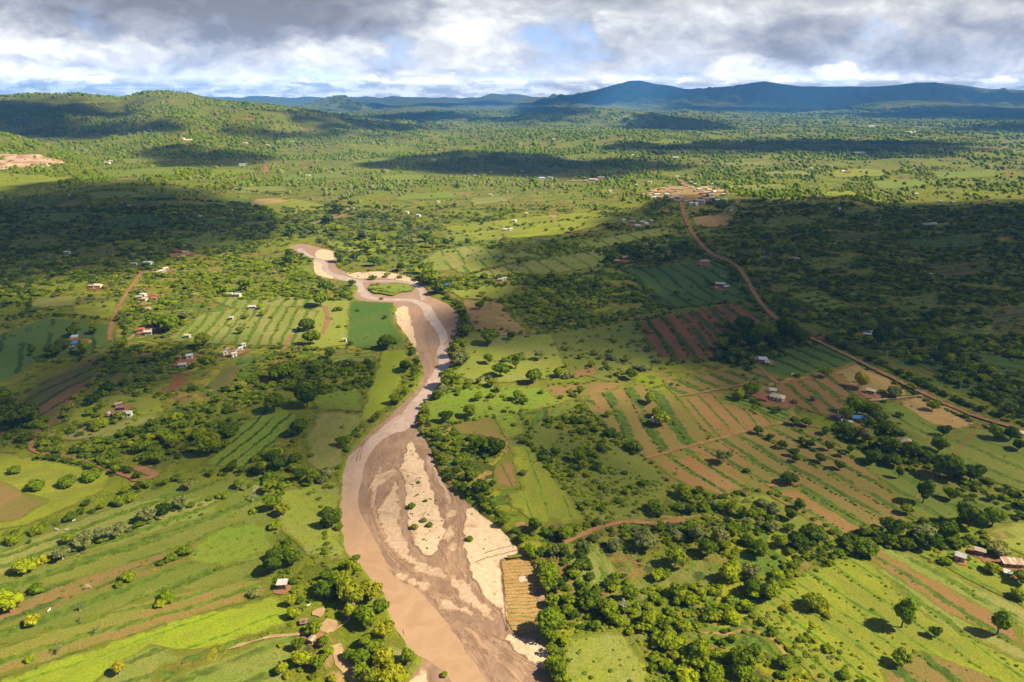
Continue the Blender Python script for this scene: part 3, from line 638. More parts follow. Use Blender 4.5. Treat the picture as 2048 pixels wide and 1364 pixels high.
field('mead', [(890, 575), (1000, 565), (1050, 560), (1010, 600), (925, 598)], None, 0)
field('mead', [(925, 660), (1010, 672), (1090, 668), (1180, 655), (1250, 690), (1200, 740), (1080, 760), (960, 770), (905, 745), (930, 700)], None, 0)
field('olive', [(1100, 665), (1275, 640), (1295, 690), (1335, 724), (1220, 765), (1130, 740)], None, 0)
field('soil', [(1130, 745), (1190, 730), (1200, 748), (1150, 758)], None, 0, eps=.05)
field('soilg', [(1080, 775), (1165, 765), (1275, 762), (1200, 790), (1110, 795)], None, 0)
field('green', [(850, 800), (960, 770), (1080, 775), (1160, 797), (1040, 830), (910, 845), (860, 860)], None, 0)
field('soilg', [(903, 852), (984, 834), (1012, 885), (1000, 905), (960, 872), (920, 868)], [(905, 850), (1000, 870)], 0)
field('green', [(986, 834), (1030, 828), (1048, 866), (1015, 884)], [(990, 835), (1015, 880)], 0)
field('soil', [(990, 930), (1018, 898), (1040, 978), (984, 982)], [(1010, 900), (1030, 978)], 7, .1)
field('lime', [(1018, 893), (1062, 888), (1112, 955), (1175, 1045), (1085, 1055), (1022, 1012), (1015, 983), (1041, 980)], [(1030, 900), (1090, 1050)], 9, .08)
field('olive', [(1042, 870), (1150, 795), (1200, 850), (1290, 916), (1350, 976), (1300, 1040), (1180, 1045), (1110, 950)], None, 0)
field('lime', [(1455, 994), (1532, 986), (1575, 1020), (1530, 1042), (1480, 1015)], None, 0)
field('olive', [(1540, 1020), (1600, 1030), (1672, 1080), (1600, 1085), (1545, 1050)], None, 0)
field('redg', [(1086, 1047), (1110, 1036), (1140, 1056), (1095, 1062)], [(1095, 1038), (1125, 1060)], 3, .4)
field('tang', [(1128, 1108), (1190, 1082), (1240, 1150), (1180, 1182), (1142, 1155)], [(1130, 1110), (1160, 1170)], 12, .3)
field('soilg', [(1020, 1118), (1010, 1112), (1060, 1108)], None, 0)
field('mead', [(1125, 1282), (1232, 1258), (1300, 1330), (1320, 1400), (1130, 1400)], None, 0)
# lower right slope
DL = [(1733, 1115), (2048, 1314)]
field('lime', [(1640, 1130), (1735, 1105), (1850, 1200), (2048, 1290), (2250, 1400), (1700, 1440), (1580, 1300), (1500, 1225), (1560, 1160)], DL, 9, .12)
field('tang', [(1722, 1112), (1800, 1092), (1900, 1150), (2048, 1215), (2250, 1310), (2250, 1400), (2048, 1330), (1850, 1235)], DL, 10.5, .26)
field('soil', [(1728, 1116), (1765, 1105), (2048, 1258), (2048, 1300), (1900, 1230)], DL, 10.5, .24, .02)
field('lime', [(1800, 1090), (1900, 1075), (2048, 1130), (2250, 1180), (2250, 1310), (2048, 1215)], DL, 9, .25)
field('soilg', [(1760, 1340), (1840, 1300), (2048, 1380), (2048, 1440), (1800, 1440)], DL, 14, .3)
field('mead', [(1960, 1062), (2048, 1040), (2200, 1060), (2200, 1130), (2048, 1110), (1990, 1085)], None, 0)
field('tan', [(1960, 1070), (2010, 1062), (2035, 1075), (1985, 1084)], None, 0, eps=.03)
# left bank
field('vlime', [(765, 702), (812, 699), (816, 712), (800, 770), (776, 814), (727, 852), (722, 834), (740, 770)], [(790, 700), (725, 845)], 0)
field('dgreen', [(697, 602), (788, 606), (784, 640), (815, 690), (760, 700), (690, 690)], None, 0)
field('green', [(570, 532), (622, 531), (632, 552), (580, 556)], None, 0)
field('mead', [(640, 600), (700, 600), (695, 690), (620, 700), (610, 650)], None, 0)
field('tang', [(330, 682), (400, 630), (470, 618), (560, 612), (640, 622), (600, 690), (500, 692)], [(396, 691), (441, 637)], 9, .3)
field('tang', [(420, 600), (530, 590), (640, 592), (640, 612), (470, 618)], [(490, 615), (505, 592)], 10, .4)
field('redg', [(396, 792), (460, 724), (486, 736), (444, 797)], [(410, 790), (470, 730)], 0)
field('red', [(335, 795), (345, 748), (386, 744), (372, 770), (342, 797)], None, 0)
field('soilg', [(523, 775), (545, 730), (575, 680), (600, 672), (575, 720), (545, 775)], [(530, 770), (590, 680)], 6, .3)
field('dgreen', [(-100, 720), (20, 660), (100, 635), (225, 650), (240, 690), (80, 722), (20, 760), (-100, 780)], [(60, 660), (40, 720)], 15, .2)
field('lime', [(150, 612), (245, 598), (226, 640), (140, 628)], None, 0)
field('tang', [(60, 600), (160, 590), (150, 612), (60, 618)], None, 0)
field('redg', [(78, 762), (200, 722), (182, 770), (92, 842), (20, 830)], [(90, 790), (190, 740)], 12, .2)
field('tang', [(82, 862), (230, 848), (300, 820), (330, 835), (200, 882), (95, 880)], [(90, 870), (320, 830)], 0)
field('lime', [(140, 815), (230, 790), (330, 795), (330, 822), (230, 845), (130, 850)], None, 0)
field('soilg', [(270, 940), (310, 900), (370, 870), (400, 875), (330, 935)], [(280, 935), (380, 875)], 8, .3)
field('green', [(400, 930), (470, 860), (540, 815), (600, 825), (560, 880), (500, 940)], [(410, 930), (530, 830)], 7, .25)
field('tang', [(618, 935), (610, 880), (640, 820), (722, 830), (728, 860), (690, 905), (684, 930), (650, 942)], [(650, 935), (680, 830)], 0)
field('green', [(620, 800), (640, 780), (722, 770), (722, 822), (640, 820)], None, 0)
field('tang', [(640, 715), (740, 700), (755, 708), (745, 728), (640, 735)], [(640, 715), (740, 708)], 8, .3)
field('lime', [(-250, 880), (0, 905), (110, 925), (235, 942), (205, 985), (150, 1010), (60, 1050), (-250, 1100)], None, 0)
field('soilg', [(-200, 975), (0, 962), (50, 985), (100, 1000), (40, 1040), (-200, 1080)], None, 0, eps=.03)
DB = [(0, 1174), (376, 1040)]
field('olive', [(-250, 1130), (40, 1075), (180, 1020), (330, 975), (500, 955), (540, 990), (545, 1060), (560, 1110), (520, 1155), (330, 1190), (-250, 1370)], DB, 13, .3)
field('tang', [(185, 1028), (280, 1000), (430, 990), (470, 1010), (260, 1085), (90, 1130), (-100, 1190), (-100, 1150)], DB, 8, .35, .03)
field('soilg', [(-200, 1270), (100, 1170), (300, 1115), (430, 1070), (500, 1055), (380, 1125), (150, 1200), (-200, 1330)], DB, 10, .35, .02)
field('green', [(360, 1120), (420, 1065), (520, 1040), (548, 1070), (550, 1110), (440, 1135)], [(360, 1120), (540, 1060)], 0, eps=.04)
field('slope', [(-250, 1370), (0, 1292), (150, 1240), (320, 1190), (470, 1162), (535, 1160), (560, 1185), (385, 1232), (200, 1290), (0, 1356), (-250, 1440)], [(0, 1320), (380, 1210)], 7, .3, .02)
field('vlime', [(-250, 1450), (0, 1360), (200, 1291), (372, 1236), (545, 1193), (572, 1196), (585, 1252), (505, 1272), (430, 1292), (330, 1330), (250, 1360), (60, 1450)], [(0, 1364), (370, 1240)], 12, .07)
field('golive', [(100, 1440), (225, 1330), (300, 1290), (380, 1300), (430, 1295), (330, 1335), (240, 1440)], [(200, 1364), (420, 1290)], 9, .2, .04)
field('golive', [(300, 1372), (500, 1290), (575, 1264), (640, 1262), (600, 1310), (560, 1440), (300, 1440)], [(300, 1364), (560, 1275)], 10, .3)
field('mead', [(545, 990), (640, 960), (684, 965), (680, 1060), (690, 1115), (640, 1130), (560, 1060)], None, 0)
field('tang', [(760, 1290), (800, 1275), (820, 1305), (800, 1350), (770, 1345)], None, 0)
field('tan', [(640, 1250), (665, 1240), (690, 1300), (712, 1400), (660, 1400), (640, 1310)], None, 0)
# the plain behind
for st, P_, *r_ in [('tan', [(1386, 434), (1440, 429), (1480, 432), (1484, 441), (1440, 455), (1392, 452)]), ('golive', [(1390, 425), (1480, 420), (1530, 430), (1484, 433), (1440, 428), (1388, 433)]),
        ('mead', [(1480, 478), (1560, 474), (1566, 500), (1500, 502)]), 
        ('lime', [(1650, 343), (1760, 340), (1770, 352), (1670, 356)]), ('tang', [(1520, 345), (1610, 342), (1625, 352), (1540, 354)]), ('golive', [(1740, 362), (1830, 358), (1860, 372), (1760, 380)]),
        ('lime', [(1640, 384), (1700, 380), (1720, 392), (1650, 398)]), ('tang', [(940, 398), (1010, 392), (1020, 404), (950, 412)]), ('lime', [(480, 405), (590, 398), (650, 410), (640, 424), (560, 430)]),
        ('tan', [(500, 400), (560, 396), (580, 404), (510, 410)]), ('green', [(820, 388), (900, 384), (920, 396), (780, 402)]), ('tan', [(1095, 420), (1115, 416), (1118, 438), (1098, 440)]),
        ('golive', [(880, 468), (970, 455), (1040, 462), (1000, 480), (890, 488)]), ('tan', [(1050, 455), (1078, 450), (1080, 470), (1054, 476)]), ('lime', [(640, 480), (760, 478), (800, 500), (700, 510)]),
        ('dgreen', [(320, 440), (440, 436), (480, 450), (420, 462), (300, 460)]), ('golive', [(300, 470), (380, 468), (378, 480), (320, 484)]), ('mead', [(160, 385), (260, 382), (300, 394), (200, 398)]),
        ('lime', [(880, 455), (1180, 425), (1260, 440), (1120, 470), (960, 480)]), ('lime', [(-100, 345), (60, 350), (160, 356), (60, 372), (-100, 380)]), ('golive', [(200, 340), (330, 335), (360, 350), (220, 356)]),
        ('tang', [(1830, 440), (1900, 438), (1910, 452), (1850, 455)]), ('dgreen', [(1700, 690), (1770, 700), (1900, 760), (2048, 830), (2200, 900), (2200, 860), (2048, 800), (1900, 730), (1780, 690)]),
        ('dgreen', [(1640, 640), (1690, 655), (1690, 676), (1650, 668)])]:
    field(st, P_, [P_[0], P_[1]], 26 if st in ('tang', 'golive', 'dgreen') else 0, .15)
# plots cleared inside the shaded woods
CLEARED = []
for st, P_ in [('olive', [(1500, 440), (1600, 430), (1640, 445), (1540, 458)]), ('redg', [(1650, 470), (1740, 462), (1760, 476), (1680, 486)]), ('dgreen', [(1800, 480), (1960, 470), (1980, 490), (1830, 500)]), ('olive', [(1600, 520), (1690, 512), (1720, 530), (1630, 545)]), ('redg', [(1850, 530), (1960, 520), (2000, 545), (1890, 560)]),
        ('green', [(1580, 590), (1640, 580), (1700, 612), (1640, 625)]), ('olive', [(1760, 600), (1850, 590), (1900, 620), (1810, 632)]), ('redg', [(1960, 620), (2060, 610), (2100, 660), (2000, 665)]), ('olive', [(1680, 420), (1740, 416), (1760, 424), (1700, 430)]), ('dgreen', [(1930, 700), (2060, 720), (2060, 770), (1980, 740)]),
        ('olive', [(60, 430), (160, 424), (180, 440), (80, 450)]), ('dgreen', [(200, 440), (300, 430), (330, 446), (230, 460)]), ('redg', [(150, 500), (230, 492), (250, 510), (170, 520)]), ('olive', [(20, 480), (110, 470), (130, 490), (30, 502)]), ('green', [(420, 400), (480, 396), (500, 406), (440, 412)]), ('olive', [(360, 480), (460, 470), (490, 486), (390, 500)]), ('dgreen', [(260, 395), (340, 388), (360, 398), (280, 406)]),
        ('tang', [(460, 375), (560, 372), (580, 382), (470, 388)]), ('golive', [(560, 350), (680, 346), (700, 356), (570, 362)]), ('lime', [(760, 352), (840, 348), (860, 358), (770, 362)]), ('tang', [(1480, 372), (1560, 368), (1590, 378), (1500, 384)]), ('golive', [(1860, 345), (1990, 340), (2010, 352), (1880, 358)]), ('lime', [(420, 340), (500, 338), (520, 346), (430, 350)]), ('tang', [(240, 318), (330, 314), (350, 322), (250, 328)]), ('golive', [(700, 320), (790, 316), (800, 324), (710, 328)]), ('tang', [(1450, 325), (1540, 322), (1550, 330), (1460, 334)])]:
    field(st, P_, [P_[0], P_[1]], 14, .2); CLEARED.append(G(P_))
# a small garden staked out on the sand bar
gp = densify(G([(1004, 1116), (1046, 1112), (1064, 1126), (1079, 1152), (1089, 1186), (1094, 1220), (1085, 1240), (1077, 1258), (1050, 1262), (1030, 1258), (1017, 1240), (1011, 1190), (1004, 1150)]), 1.5, .1)
STY['garden'] = ((0.34, 0.19, 0.080), (0.28, 0.150, 0.060), (0.16, 0.17, 0.03))
gdr = G([(1010, 1180), (1085, 1178)])
sheet('field', gp, mat_field('garden', math.atan2(gdr[1, 1] - gdr[0, 1], gdr[1, 0] - gdr[0, 0]), 1.9, .2, 3), 0.17, drop=BED, cell=4)
sheet('sand_patch', densify(G([(1036, 1150), (1050, 1145), (1059, 1152), (1052, 1160), (1040, 1160)]), 1, .1), M_SAND, 0.21, drop=BED, cell=4)
sheet('sand_patch', densify(G([(1060, 1175), (1088, 1180), (1090, 1215), (1078, 1200)]), 1, .1), M_SAND, 0.21, drop=BED, cell=4)

# the green island in the river
ISLE_F = sheet('field', ISLE, mat_field('golive', 0, 0, 0, 77), 0.10)

# ------------------------------------------------------------------ dirt roads and paths
def mat_dirt(name, a, b, edge=0.0):
    m_, w = mat_new(name); p = field_coords(w)
    n1 = w.noise(p, 0.25, 5, 0.65); n2 = w.noise(p, 0.03, 3)
    col = w.mix(w.ramp(n1, 0.35, 0.65), a, b); col = w.mix(w.ramp(n2, 0.45, 0.65, 0, 0.4), col, w.v('SCALE', b, sc_=0.7))
    finish(w, col, 0.95, n1, 0.4, 0.2); return m_
M_ROAD = mat_dirt('dirt road', (0.34, 0.175, 0.085), (0.22, 0.105, 0.048)); M_PATH = mat_dirt('foot path', (0.30, 0.155, 0.075), (0.22, 0.105, 0.045)); M_PPATH = mat_dirt('pale path', (0.42, 0.29, 0.16), (0.32, 0.20, 0.10))
ROADS = []
def road(pts, wd, m_, nm='dirt_road', e_=0.30, jit=0.3):
    g = G(pts); dist = float(np.hypot(*g.mean(0)))
    ROADS.append((g, wd if np.ndim(wd) == 0 else max(wd)))
    return ribbon(nm, g, wd, m_, e_ + dist * 0.0005, step=max(3, dist * .008), jit=jit, seed=len(ROADS))
MAINR = [(1340, 352), (1362, 362), (1374, 375), (1376, 388), (1364, 402), (1365, 420), (1374, 445), (1390, 475), (1418, 505), (1450, 522), (1474, 534), (1492, 558), (1510, 590), (1530, 618), (1556, 642), (1582, 657), (1640, 686), (1702, 716), (1770, 750), (1850, 790), (1940, 830), (2048, 864), (2200, 920)]
road(MAINR, [7, 9, 9, 6, 5.5, 4.8, 4.2, 3.6, 3.2], M_ROAD, e_=.42)
road([(1308, 348), (1312, 342), (1306, 338)], 9, M_ROAD)
for p_, wd_, mm in [([(283, 546), (262, 575), (242, 605), (226, 638), (221, 662), (220, 682)], 3.2, M_PATH), ([(200, 745), (178, 768), (152, 792), (118, 835), (80, 862), (62, 888), (74, 905), (150, 918), (230, 945), (275, 962)], 2.0, M_PATH),
        ([(262, 972), (290, 960), (312, 950), (290, 942), (268, 934)], [2, 5, 3], M_PATH), ([(1118, 1092), (1165, 1070), (1210, 1054), (1262, 1044), (1320, 1048), (1370, 1040)], 2.4, M_PATH),
        ([(705, 1205), (698, 1240), (665, 1262), (600, 1268), (540, 1275), (480, 1292), (430, 1308)], [1.4, 1.3, 1.2, .9, .15], M_PPATH), ([(672, 1290), (682, 1325), (700, 1345), (730, 1400)], [3.5, 4, 2], M_PPATH),
        ([(1738, 802), (1790, 797), (1845, 792)], 2.0, M_PPATH), ([(1556, 768), (1600, 760), (1650, 750), (1712, 728)], 2.4, M_PATH), ([(1520, 735), (1540, 755), (1556, 768)], 2.5, M_PATH),
        ([(523, 774), (546, 735), (566, 700), (582, 672)], 2.4, M_PATH), ([(650, 612), (655, 640), (645, 668)], 3.5, M_PATH), ([(530, 330), (532, 338), (530, 346)], 12, M_PATH), ([(1352, 794), (1440, 779), (1510, 764)], 1.6, M_PATH),
        ([(1290, 917), (1432, 879), (1560, 848), (1640, 856)], 1.8, M_PATH), ([(1532, 972), (1600, 968)], 2.0, M_PATH), ([(1830, 1000), (1960, 850)], .8, M_PATH), ([(1250, 318), (1300, 318), (1400, 322)], 6, M_PATH),
        ([(300, 585), (290, 600), (285, 612)], 3, M_PATH), ([(1830, 262), (1866, 264)], 24, M_PPATH), ([(1715, 270), (1750, 272)], 18, M_PATH), ([(1960, 298), (2010, 296)], 18, M_PPATH), ([(490, 238), (506, 240)], 40, M_PATH), ([(1040, 350), (1100, 352)], 14, M_PATH), ([(1140, 362), (1200, 360)], 16, M_PPATH), ([(1240, 352), (1275, 350)], 16, M_PATH)]:
    road(p_, wd_, mm, 'footpath', .26)
_vg = ragged(densify(G([(1294, 384), (1318, 376), (1360, 372), (1372, 366), (1388, 374), (1425, 373), (1450, 380), (1440, 392), (1404, 394), (1386, 402), (1352, 402), (1318, 400), (1300, 394)]), 5), 5, 40)
VILLAGE = _vg
sheet('yard', _vg, mat_field('tan', 0, 0, 0, 41), 0.9)
# bare yards around the homesteads
YARDS = []
def yard(px, py, r, m_=M_PATH, n=10, sx=1.0):
    c = G([(px, py)])[0]; rr = np.random.default_rng(int(px * 7 + py)); t = np.linspace(0, 2 * np.pi, n, endpoint=False)
    q = r * rr.uniform(.65, 1.15, n); P_ = np.stack([c[0] + q * np.cos(t) * sx, c[1] + q * np.sin(t)], 1)
    YARDS.append((c, r)); dist = float(np.hypot(*c))
    sheet('yard', densify(P_, max(1.5, dist * .006), .1), m_, 0.30 + dist * .0005)
for a in [(1550, 800, 14), (1741, 790, 7), (1703, 842, 10), (1806, 893, 9), (1525, 722, 8), (1502, 682, 9), (1438, 578, 9), (1408, 529, 9), (1252, 523, 8), (1918, 1122, 3), (2018, 1135, 8), (1955, 1110, 4), (567, 1179, 3.4), (246, 822, 8),
          (154, 688, 9), (370, 726, 8), (470, 706, 10), (300, 593, 10), (285, 618, 8), (300, 660, 11), (196, 574, 9), (365, 509, 14), (322, 545, 12), (1003, 562, 7), (1275, 452, 14), (628, 1276, 4.5), (655, 1252, 3.4, M_PPATH), (640, 1225, 2.4, M_PPATH), (1311, 845, 4),
          (1340, 384, 20), (1322, 391, 14), (1366, 388, 22, M_PPATH), (1355, 398, 12), (1382, 394, 20), (1412, 384, 16), (1430, 382, 10), (1378, 378, 14), (1400, 405, 12), (1740, 670, 7), (1200, 358, 30),]: yard(*a)
# ------------------------------------------------------------------ foliage
TONES = {'D': (0.080, 0.122, 0.008), 'M': (0.142, 0.195, 0.008), 'B': (0.205, 0.258, 0.008), 'Y': (0.270, 0.275, 0.012), 'O': (0.180, 0.200, 0.065), 'Q': (0.30, 0.26, 0.015)}
TONEWORD = {'D': 'dark green', 'M': 'mid green', 'B': 'bright green', 'Y': 'yellow-green', 'O': 'grey-green', 'Q': 'bright yellow'}
def mat_leaf(t):
    m_, w = mat_new('foliage ' + TONEWORD[t]); c = tuple(v * 1.12 for v in TONES[t])
    oi = w.n('ShaderNodeObjectInfo'); rnd = oi.outputs['Random']
    pos = w.n('ShaderNodeNewGeometry').outputs['Position']
    n1 = w.noise(pos, 0.55, 4, 0.65); n2 = w.noise(pos, 0.02, 2)
    col = w.mix(rnd, w.v('MULTIPLY', c, (0.62, 0.72, 0.8)), w.v('MULTIPLY', c, (1.28, 1.16, 1.05)))
    col = w.mix(w.ramp(n1, 0.35, 0.68, 0, 0.75), w.v('SCALE', col, sc_=1.25), w.v('SCALE', col, sc_=0.7))
    col = w.mix(w.ramp(n2, 0.4, 0.6, 0, 0.4), col, w.v('MULTIPLY', col, (1.14, 1.05, 0.9)))
    df = w.n('ShaderNodeBsdfDiffuse', {0: col}); tl = w.n('ShaderNodeBsdfTranslucent', {0: w.v('MULTIPLY', col, (1.15, 1.2, 0.8))})
    w.n('ShaderNodeOutputMaterial', {0: w.n('ShaderNodeMixShader', {0: 0.32, 1: df, 2: tl})}); return m_
LEAF = {t: mat_leaf(t) for t in TONES}
def mat_bark(name, c):
    m_, w = mat_new(name); p = w.n('ShaderNodeNewGeometry').outputs['Position']
    finish(w, w.mix(w.noise(p, 2.0, 4), c, tuple(v * .55 for v in c)), 0.9); return m_
BARK = mat_bark('bark', (0.16, 0.11, 0.07)); BARKW = mat_bark('pale bark', (0.50, 0.45, 0.36))

def ico(sub):
    bm = bmesh.new(); bmesh.ops.create_icosphere(bm, subdivisions=sub, radius=1.0)
    v = np.array([p.co[:] for p in bm.verts]); f = np.array([[q.index for q in p.verts] for p in bm.faces]); bm.free(); return v, f
ICO = {k: ico(k) for k in (1, 2, 3)}
def crown_geo(seed, shape='round', nl=520, leaf=.13, sub=2, nlobe=9):
    """a unit crown (half width 1): lumpy lobes wrapped in many leaf clumps, base at z = 0"""
    r = np.random.default_rng(seed); V_, F_ = [], []; n0 = 0
    flat = {'round': .85, 'dome': .62, 'flat': .36, 'tall': 1.35, 'bush': .58, 'loose': .75}[shape]
    zc = {'round': .95, 'dome': .72, 'flat': 1.25, 'tall': 1.45, 'bush': .42, 'loose': .95}[shape]
    spread = {'flat': .74, 'loose': .78, 'tall': .46}.get(shape, .68)
    lobes = [(np.array([0, 0, zc]), .60 if shape not in ('loose', 'flat') else .34)]
    for i in range(nlobe):
        a = 2 * math.pi * (i + r.uniform(0, .8)) / nlobe; k = r.uniform(.55, 1.0); zz_ = r.uniform(-.55, .75)
        lobes.append((np.array([math.cos(a) * spread * k, math.sin(a) * spread * k, zc + zz_ * flat * .62 * (1.15 - .4 * k)]), r.uniform(.20, .42) * (.85 if shape in ('loose',) else 1)))
    iv, if_ = ICO[sub]
    for c, q in lobes:
        s = iv * q * np.array([1, 1, min(1, flat + .12)]) * (1 + .18 * r.standard_normal((len(iv), 1))) * .88
        V_.append(s + c); F_.append(if_ + n0); n0 += len(iv)
    # leaf clumps: small kites standing off the lobes (as two triangles each)
    w8 = np.array([q * q for _, q in lobes]); w8 /= w8.sum(); L = r.choice(len(lobes), nl, p=w8)
    dn = r.standard_normal((nl, 3)); dn[:, 2] = np.abs(dn[:, 2]) * .9 - .25; dn /= np.linalg.norm(dn, axis=1)[:, None]
    C_ = np.array([lobes[i][0] for i in L]); Q_ = np.array([lobes[i][1] for i in L])[:, None]
    P_ = C_ + dn * Q_ * np.array([1, 1, min(1, flat + .12)]) * r.uniform(.88, 1.22, (nl, 1))
    nn = dn + r.normal(0, .55, (nl, 3)); nn /= np.linalg.norm(nn, axis=1)[:, None]
    t = np.cross(nn, r.standard_normal((nl, 3))); t /= np.linalg.norm(t, axis=1)[:, None]; b = np.cross(nn, t)
    sz = leaf * r.uniform(.6, 1.35, (nl, 1))
    q4 = np.stack([P_ + t * sz, P_ + b * sz * .7, P_ - t * sz * .9, P_ - b * sz * .75], 1).reshape(-1, 3)
    i4 = np.arange(nl) * 4 + n0
    V_.append(q4); F_.append(np.stack([i4, i4 + 1, i4 + 2], 1)); F_.append(np.stack([i4, i4 + 2, i4 + 3], 1))
    V_ = np.vstack(V_); V_[:, 2] = np.maximum(V_[:, 2], .02 if shape == 'bush' else .12)
    return V_, np.vstack(F_)
def trunk_geo(seed, shape, n=6):
    """tapered trunk forking into limbs that end inside the crown"""
    r = np.random.default_rng(seed + 99); V_, F_ = [], []; n0 = 0
    top = {'round': .8, 'dome': .6, 'flat': 1.15, 'tall': 1.2, 'bush': .3, 'loose': .9}[shape]
    def tube(pts, rad):
        nonlocal n0
        m = len(pts)
        for p, q in zip(pts, rad):
            for k in range(n): a = 2 * math.pi * k / n; V_.append([p[0] + math.cos(a) * q, p[1] + math.sin(a) * q, p[2]])
        for i in range(m - 1):
            for k in range(n):
                a, b = n0 + i * n + k, n0 + i * n + (k + 1) % n; F_.append([a, b, b + n]); F_.append([a, b + n, a + n])
        n0 += m * n
    fork = top * .45
    tube([(0, 0, -.06), (.01, .01, fork * .5), (.02, 0, fork)], [.085, .065, .055])
    for i in range(4):
        a = 2 * math.pi * (i + r.uniform(0, .5)) / 4; e_ = r.uniform(.35, .6)
        tube([(.02, 0, fork), (math.cos(a) * e_ * .5, math.sin(a) * e_ * .5, fork + (top - fork) * .6), (math.cos(a) * e_, math.sin(a) * e_, top)], [.045, .032, .015])
    return np.array(V_), np.array(F_)
SHAPES = ['round', 'dome', 'loose', 'tall', 'flat', 'bush']
NEAR = {s: [crown_geo(10 * i + k, s, 620 if s != 'bush' else 420, .115) for k in range(2)] for i, s in enumerate(SHAPES)}
MID = {s: [crown_geo(500 + 10 * i + k, s, 130, .20, 1, 7) for k in range(2)] for i, s in enumerate(SHAPES)}
TRK = {s: trunk_geo(i, s) for i, s in enumerate(SHAPES)}
_mc = {}
def crown_mesh(lod, s, k, t):
    key = (lod, s, k, t)
    if key not in _mc:
        V_, F_ = (NEAR if lod == 0 else MID)[s][k]
        _mc[key] = mesh_from('crown', V_, F_, LEAF[t], link=False)
    return _mc[key]
def trunk_mesh(s, pale=False):
    key = ('t', s, pale)
    if key not in _mc: _mc[key] = mesh_from('trunk', *TRK[s], BARKW if pale else BARK, link=False)
    return _mc[key]

